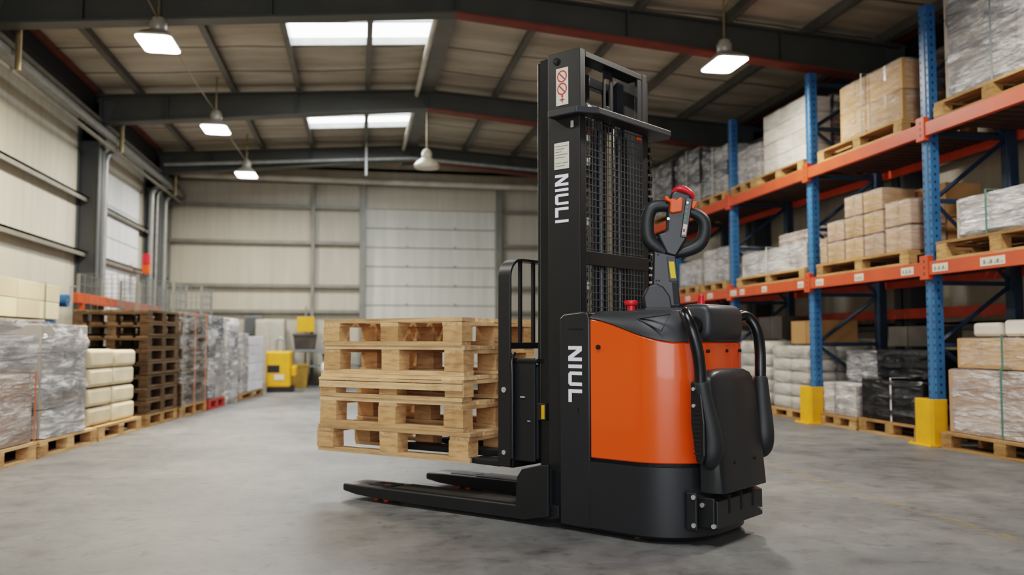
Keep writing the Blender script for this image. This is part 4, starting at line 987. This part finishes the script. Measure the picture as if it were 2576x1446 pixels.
MB().box((-.08, -.10, 1.40), (.08, .10, 1.56)).build('gear_housing', 'bluething', t, .03)
MB().cyl((.11, 0, 1.5), (.2, 0, 1.5), .08, 20).build('drum', 'bluething', t, smooth=40)
MB().tube([(.2, 0, 1.5), (.23, 0, 1.5), (.23, 0, 1.68), (.29, 0, 1.68)], .012, 8).build('crank', 'galv', t)
t = thing('wall_alarm_box', 'small red box with orange base on the far left column', 'alarm', (XL+.34, 17.4, 2.30))
MB().box((-.06, -.08, .12), (.06, .08, .32)).build('box', 'red', t, .02); MB().box((-.06, -.08, -.05), (.06, .08, .115)).build('base', 'orangeplastic', t, .01)
t = thing('service_cart', 'yellow maintenance cart parked at the far end of the aisle', 'cart', (-1.72, 17.3, 0))
MB().box((0, 0, .1), (.46, .7, .78)).build('body', 'yellow', t, .03)
MB().box((.03, -.012, .38), (.26, -.001, .52)).build('control_panel', 'dark', t); MB().box((.16, -.013, .24), (.34, -.002, .34)).build('notice', 'paper', t)
MB().box((.46, .1, .3), (.56, .6, .5)).build('side_box', 'yellow', t, .02); MB().box((.02, .02, .0), (.5, .66, .1)).build('base', 'dark', t)
MB().tube([(.18, .2, .78), (.18, .2, 1.0), (.26, .2, 1.04), (.32, .2, 1.0), (.32, .2, .78)], .025, 8, smooth=1).build('handle', 'galv', t, smooth=50)
t = thing('workbench', 'cluttered grey metal workbench against the far wall', 'workbench', (-1.45, 19.4, 0))
MB().box((0, 0, .74), (1.5, .7, .79)).build('bench_top', 'ledge', t, .01); MB().box((0, 0, .42), (1.5, .7, .45)).build('shelf', 'ledge', t)
for x in (.03, 1.47):
    for y in (.03, .67): MB().box((x-.03, y-.03, 0), (x+.03, y+.03, .74)).build('leg', 'galvd', t)
t = thing('wall_notice', 'yellow notice board on a thin pole above the far workbench', 'sign', (-1.15, 20.2, 0))
MB().box((-.02, -.02, .0), (.02, .02, 1.75)).build('pole', 'galvd', t); MB().box((-.19, -.05, 1.18), (.19, -.021, 1.52)).build('board', 'yellow', t, .01)
t = thing('steel_cabinet', 'pale grey steel cabinet against the far wall beside the yellow cart', 'cabinet', (-2.2, 19.8, 0))
MB().box((0, 0, 0), (.62, .5, 1.45)).build('body', 'lampbody', t, .01)
for a, b_ in ((.02, .305), (.315, .60)): MB().box((a, -.015, .05), (b_, -.001, 1.4)).build('door', 'lampbody', t, .004)
for nm, lb, x, y, z_, dx, dy, dz, mt in (('tool_crate', 'dark crate on the far workbench', -1.38, 19.5, .792, .5, .4, .34, 'cd'), ('tool_crate', 'grey crate at the right end of the far workbench', -.75, 19.5, .792, .6, .4, .2, 'cg'),
        ('plastic_bin', 'mustard bin on the floor before the far workbench', -1.36, 18.7, 0, .36, .4, .5, 'mustard'), ('plastic_bin', 'dark grey bin on the lower shelf of the far workbench', -.75, 19.45, .452, .6, .4, .25, 'cd')):
    t = thing(nm, lb, 'crate', (x, y, z_)); mb = MB(); a = .04
    mb.loft([[(a, a, 0), (dx-a, a, 0), (dx-a, dy-a, 0), (a, dy-a, 0)], [(0, 0, dz), (dx, 0, dz), (dx, dy, dz), (0, dy, dz)], [(.03, .03, dz), (dx-.03, .03, dz), (dx-.03, dy-.03, dz), (.03, dy-.03, dz)], [(a+.03, a+.03, .03), (dx-a-.03, a+.03, .03), (dx-a-.03, dy-a-.03, .03), (a+.03, dy-a-.03, .03)]])
    mb.build('shell', mt, t); MB().box((-.012, -.012, dz-.04), (dx+.012, -.001, dz)).build('rim', mt, t)
for k in range(2):
    load('white_bag', 'bulging white bag on the floor before the far workbench, %s' % ['lower one', 'upper one'][k], 'bag', -.75, 18.6, .002+k*.27, 0, .55, .6, .26, 1, 1, 1, 'cw', None, dome=1, group='white bags by the workbench')

# ------------------------------------------------------------------ light and camera
wd = bpy.data.worlds.new('world'); S.world = wd; wd.use_nodes = True
bg = wd.node_tree.nodes['Background']; bg.inputs[0].default_value = (.86, .93, 1, 1); bg.inputs[1].default_value = .9
def area(name, loc, target, sx, sy, e, col):
    l = bpy.data.lights.new(name, 'AREA'); l.shape = 'RECTANGLE'; l.size = sx; l.size_y = sy; l.energy = e; l.color = col
    o = bpy.data.objects.new(name, l); COL.objects.link(o); o.location = loc
    o.rotation_euler = (Vector(target)-Vector(loc)).to_track_quat('-Z', 'Y').to_euler(); return o
for y, e in ((11.35, 130), (16.3, 130), (2.0, 90)): area('skylight_daylight', (.04, y, 5.0), (.04, y, 0), 1.7, 1.8, e, (.9, .96, 1))
area('front_fill_light', (-1.5, -4.6, 2.2), (.5, 6, 1.0), 5.5, 3.6, 260, (.95, .97, 1))  # unseen soft fill added behind the camera, where the room stands open
cam = bpy.data.cameras.new('camera'); co = bpy.data.objects.new('camera', cam); COL.objects.link(co)
cam.sensor_width = 36; cam.lens = 36*2200/2576; co.location = (0, 0, 1.0)
co.rotation_euler = (PI/2+math.atan(132/2200), 0, math.radians(-10))
cam.clip_start = .05; cam.dof.use_dof = True; cam.dof.focus_distance = 4.5; cam.dof.aperture_fstop = 1.5
S.camera = co
S.view_settings.view_transform = 'Filmic'; S.view_settings.look = 'Medium High Contrast'; S.view_settings.exposure = .05
S.cycles.use_denoising = True; S.cycles.max_bounces = 8; S.cycles.transparent_max_bounces = 12; S.cycles.sample_clamp_indirect = 4
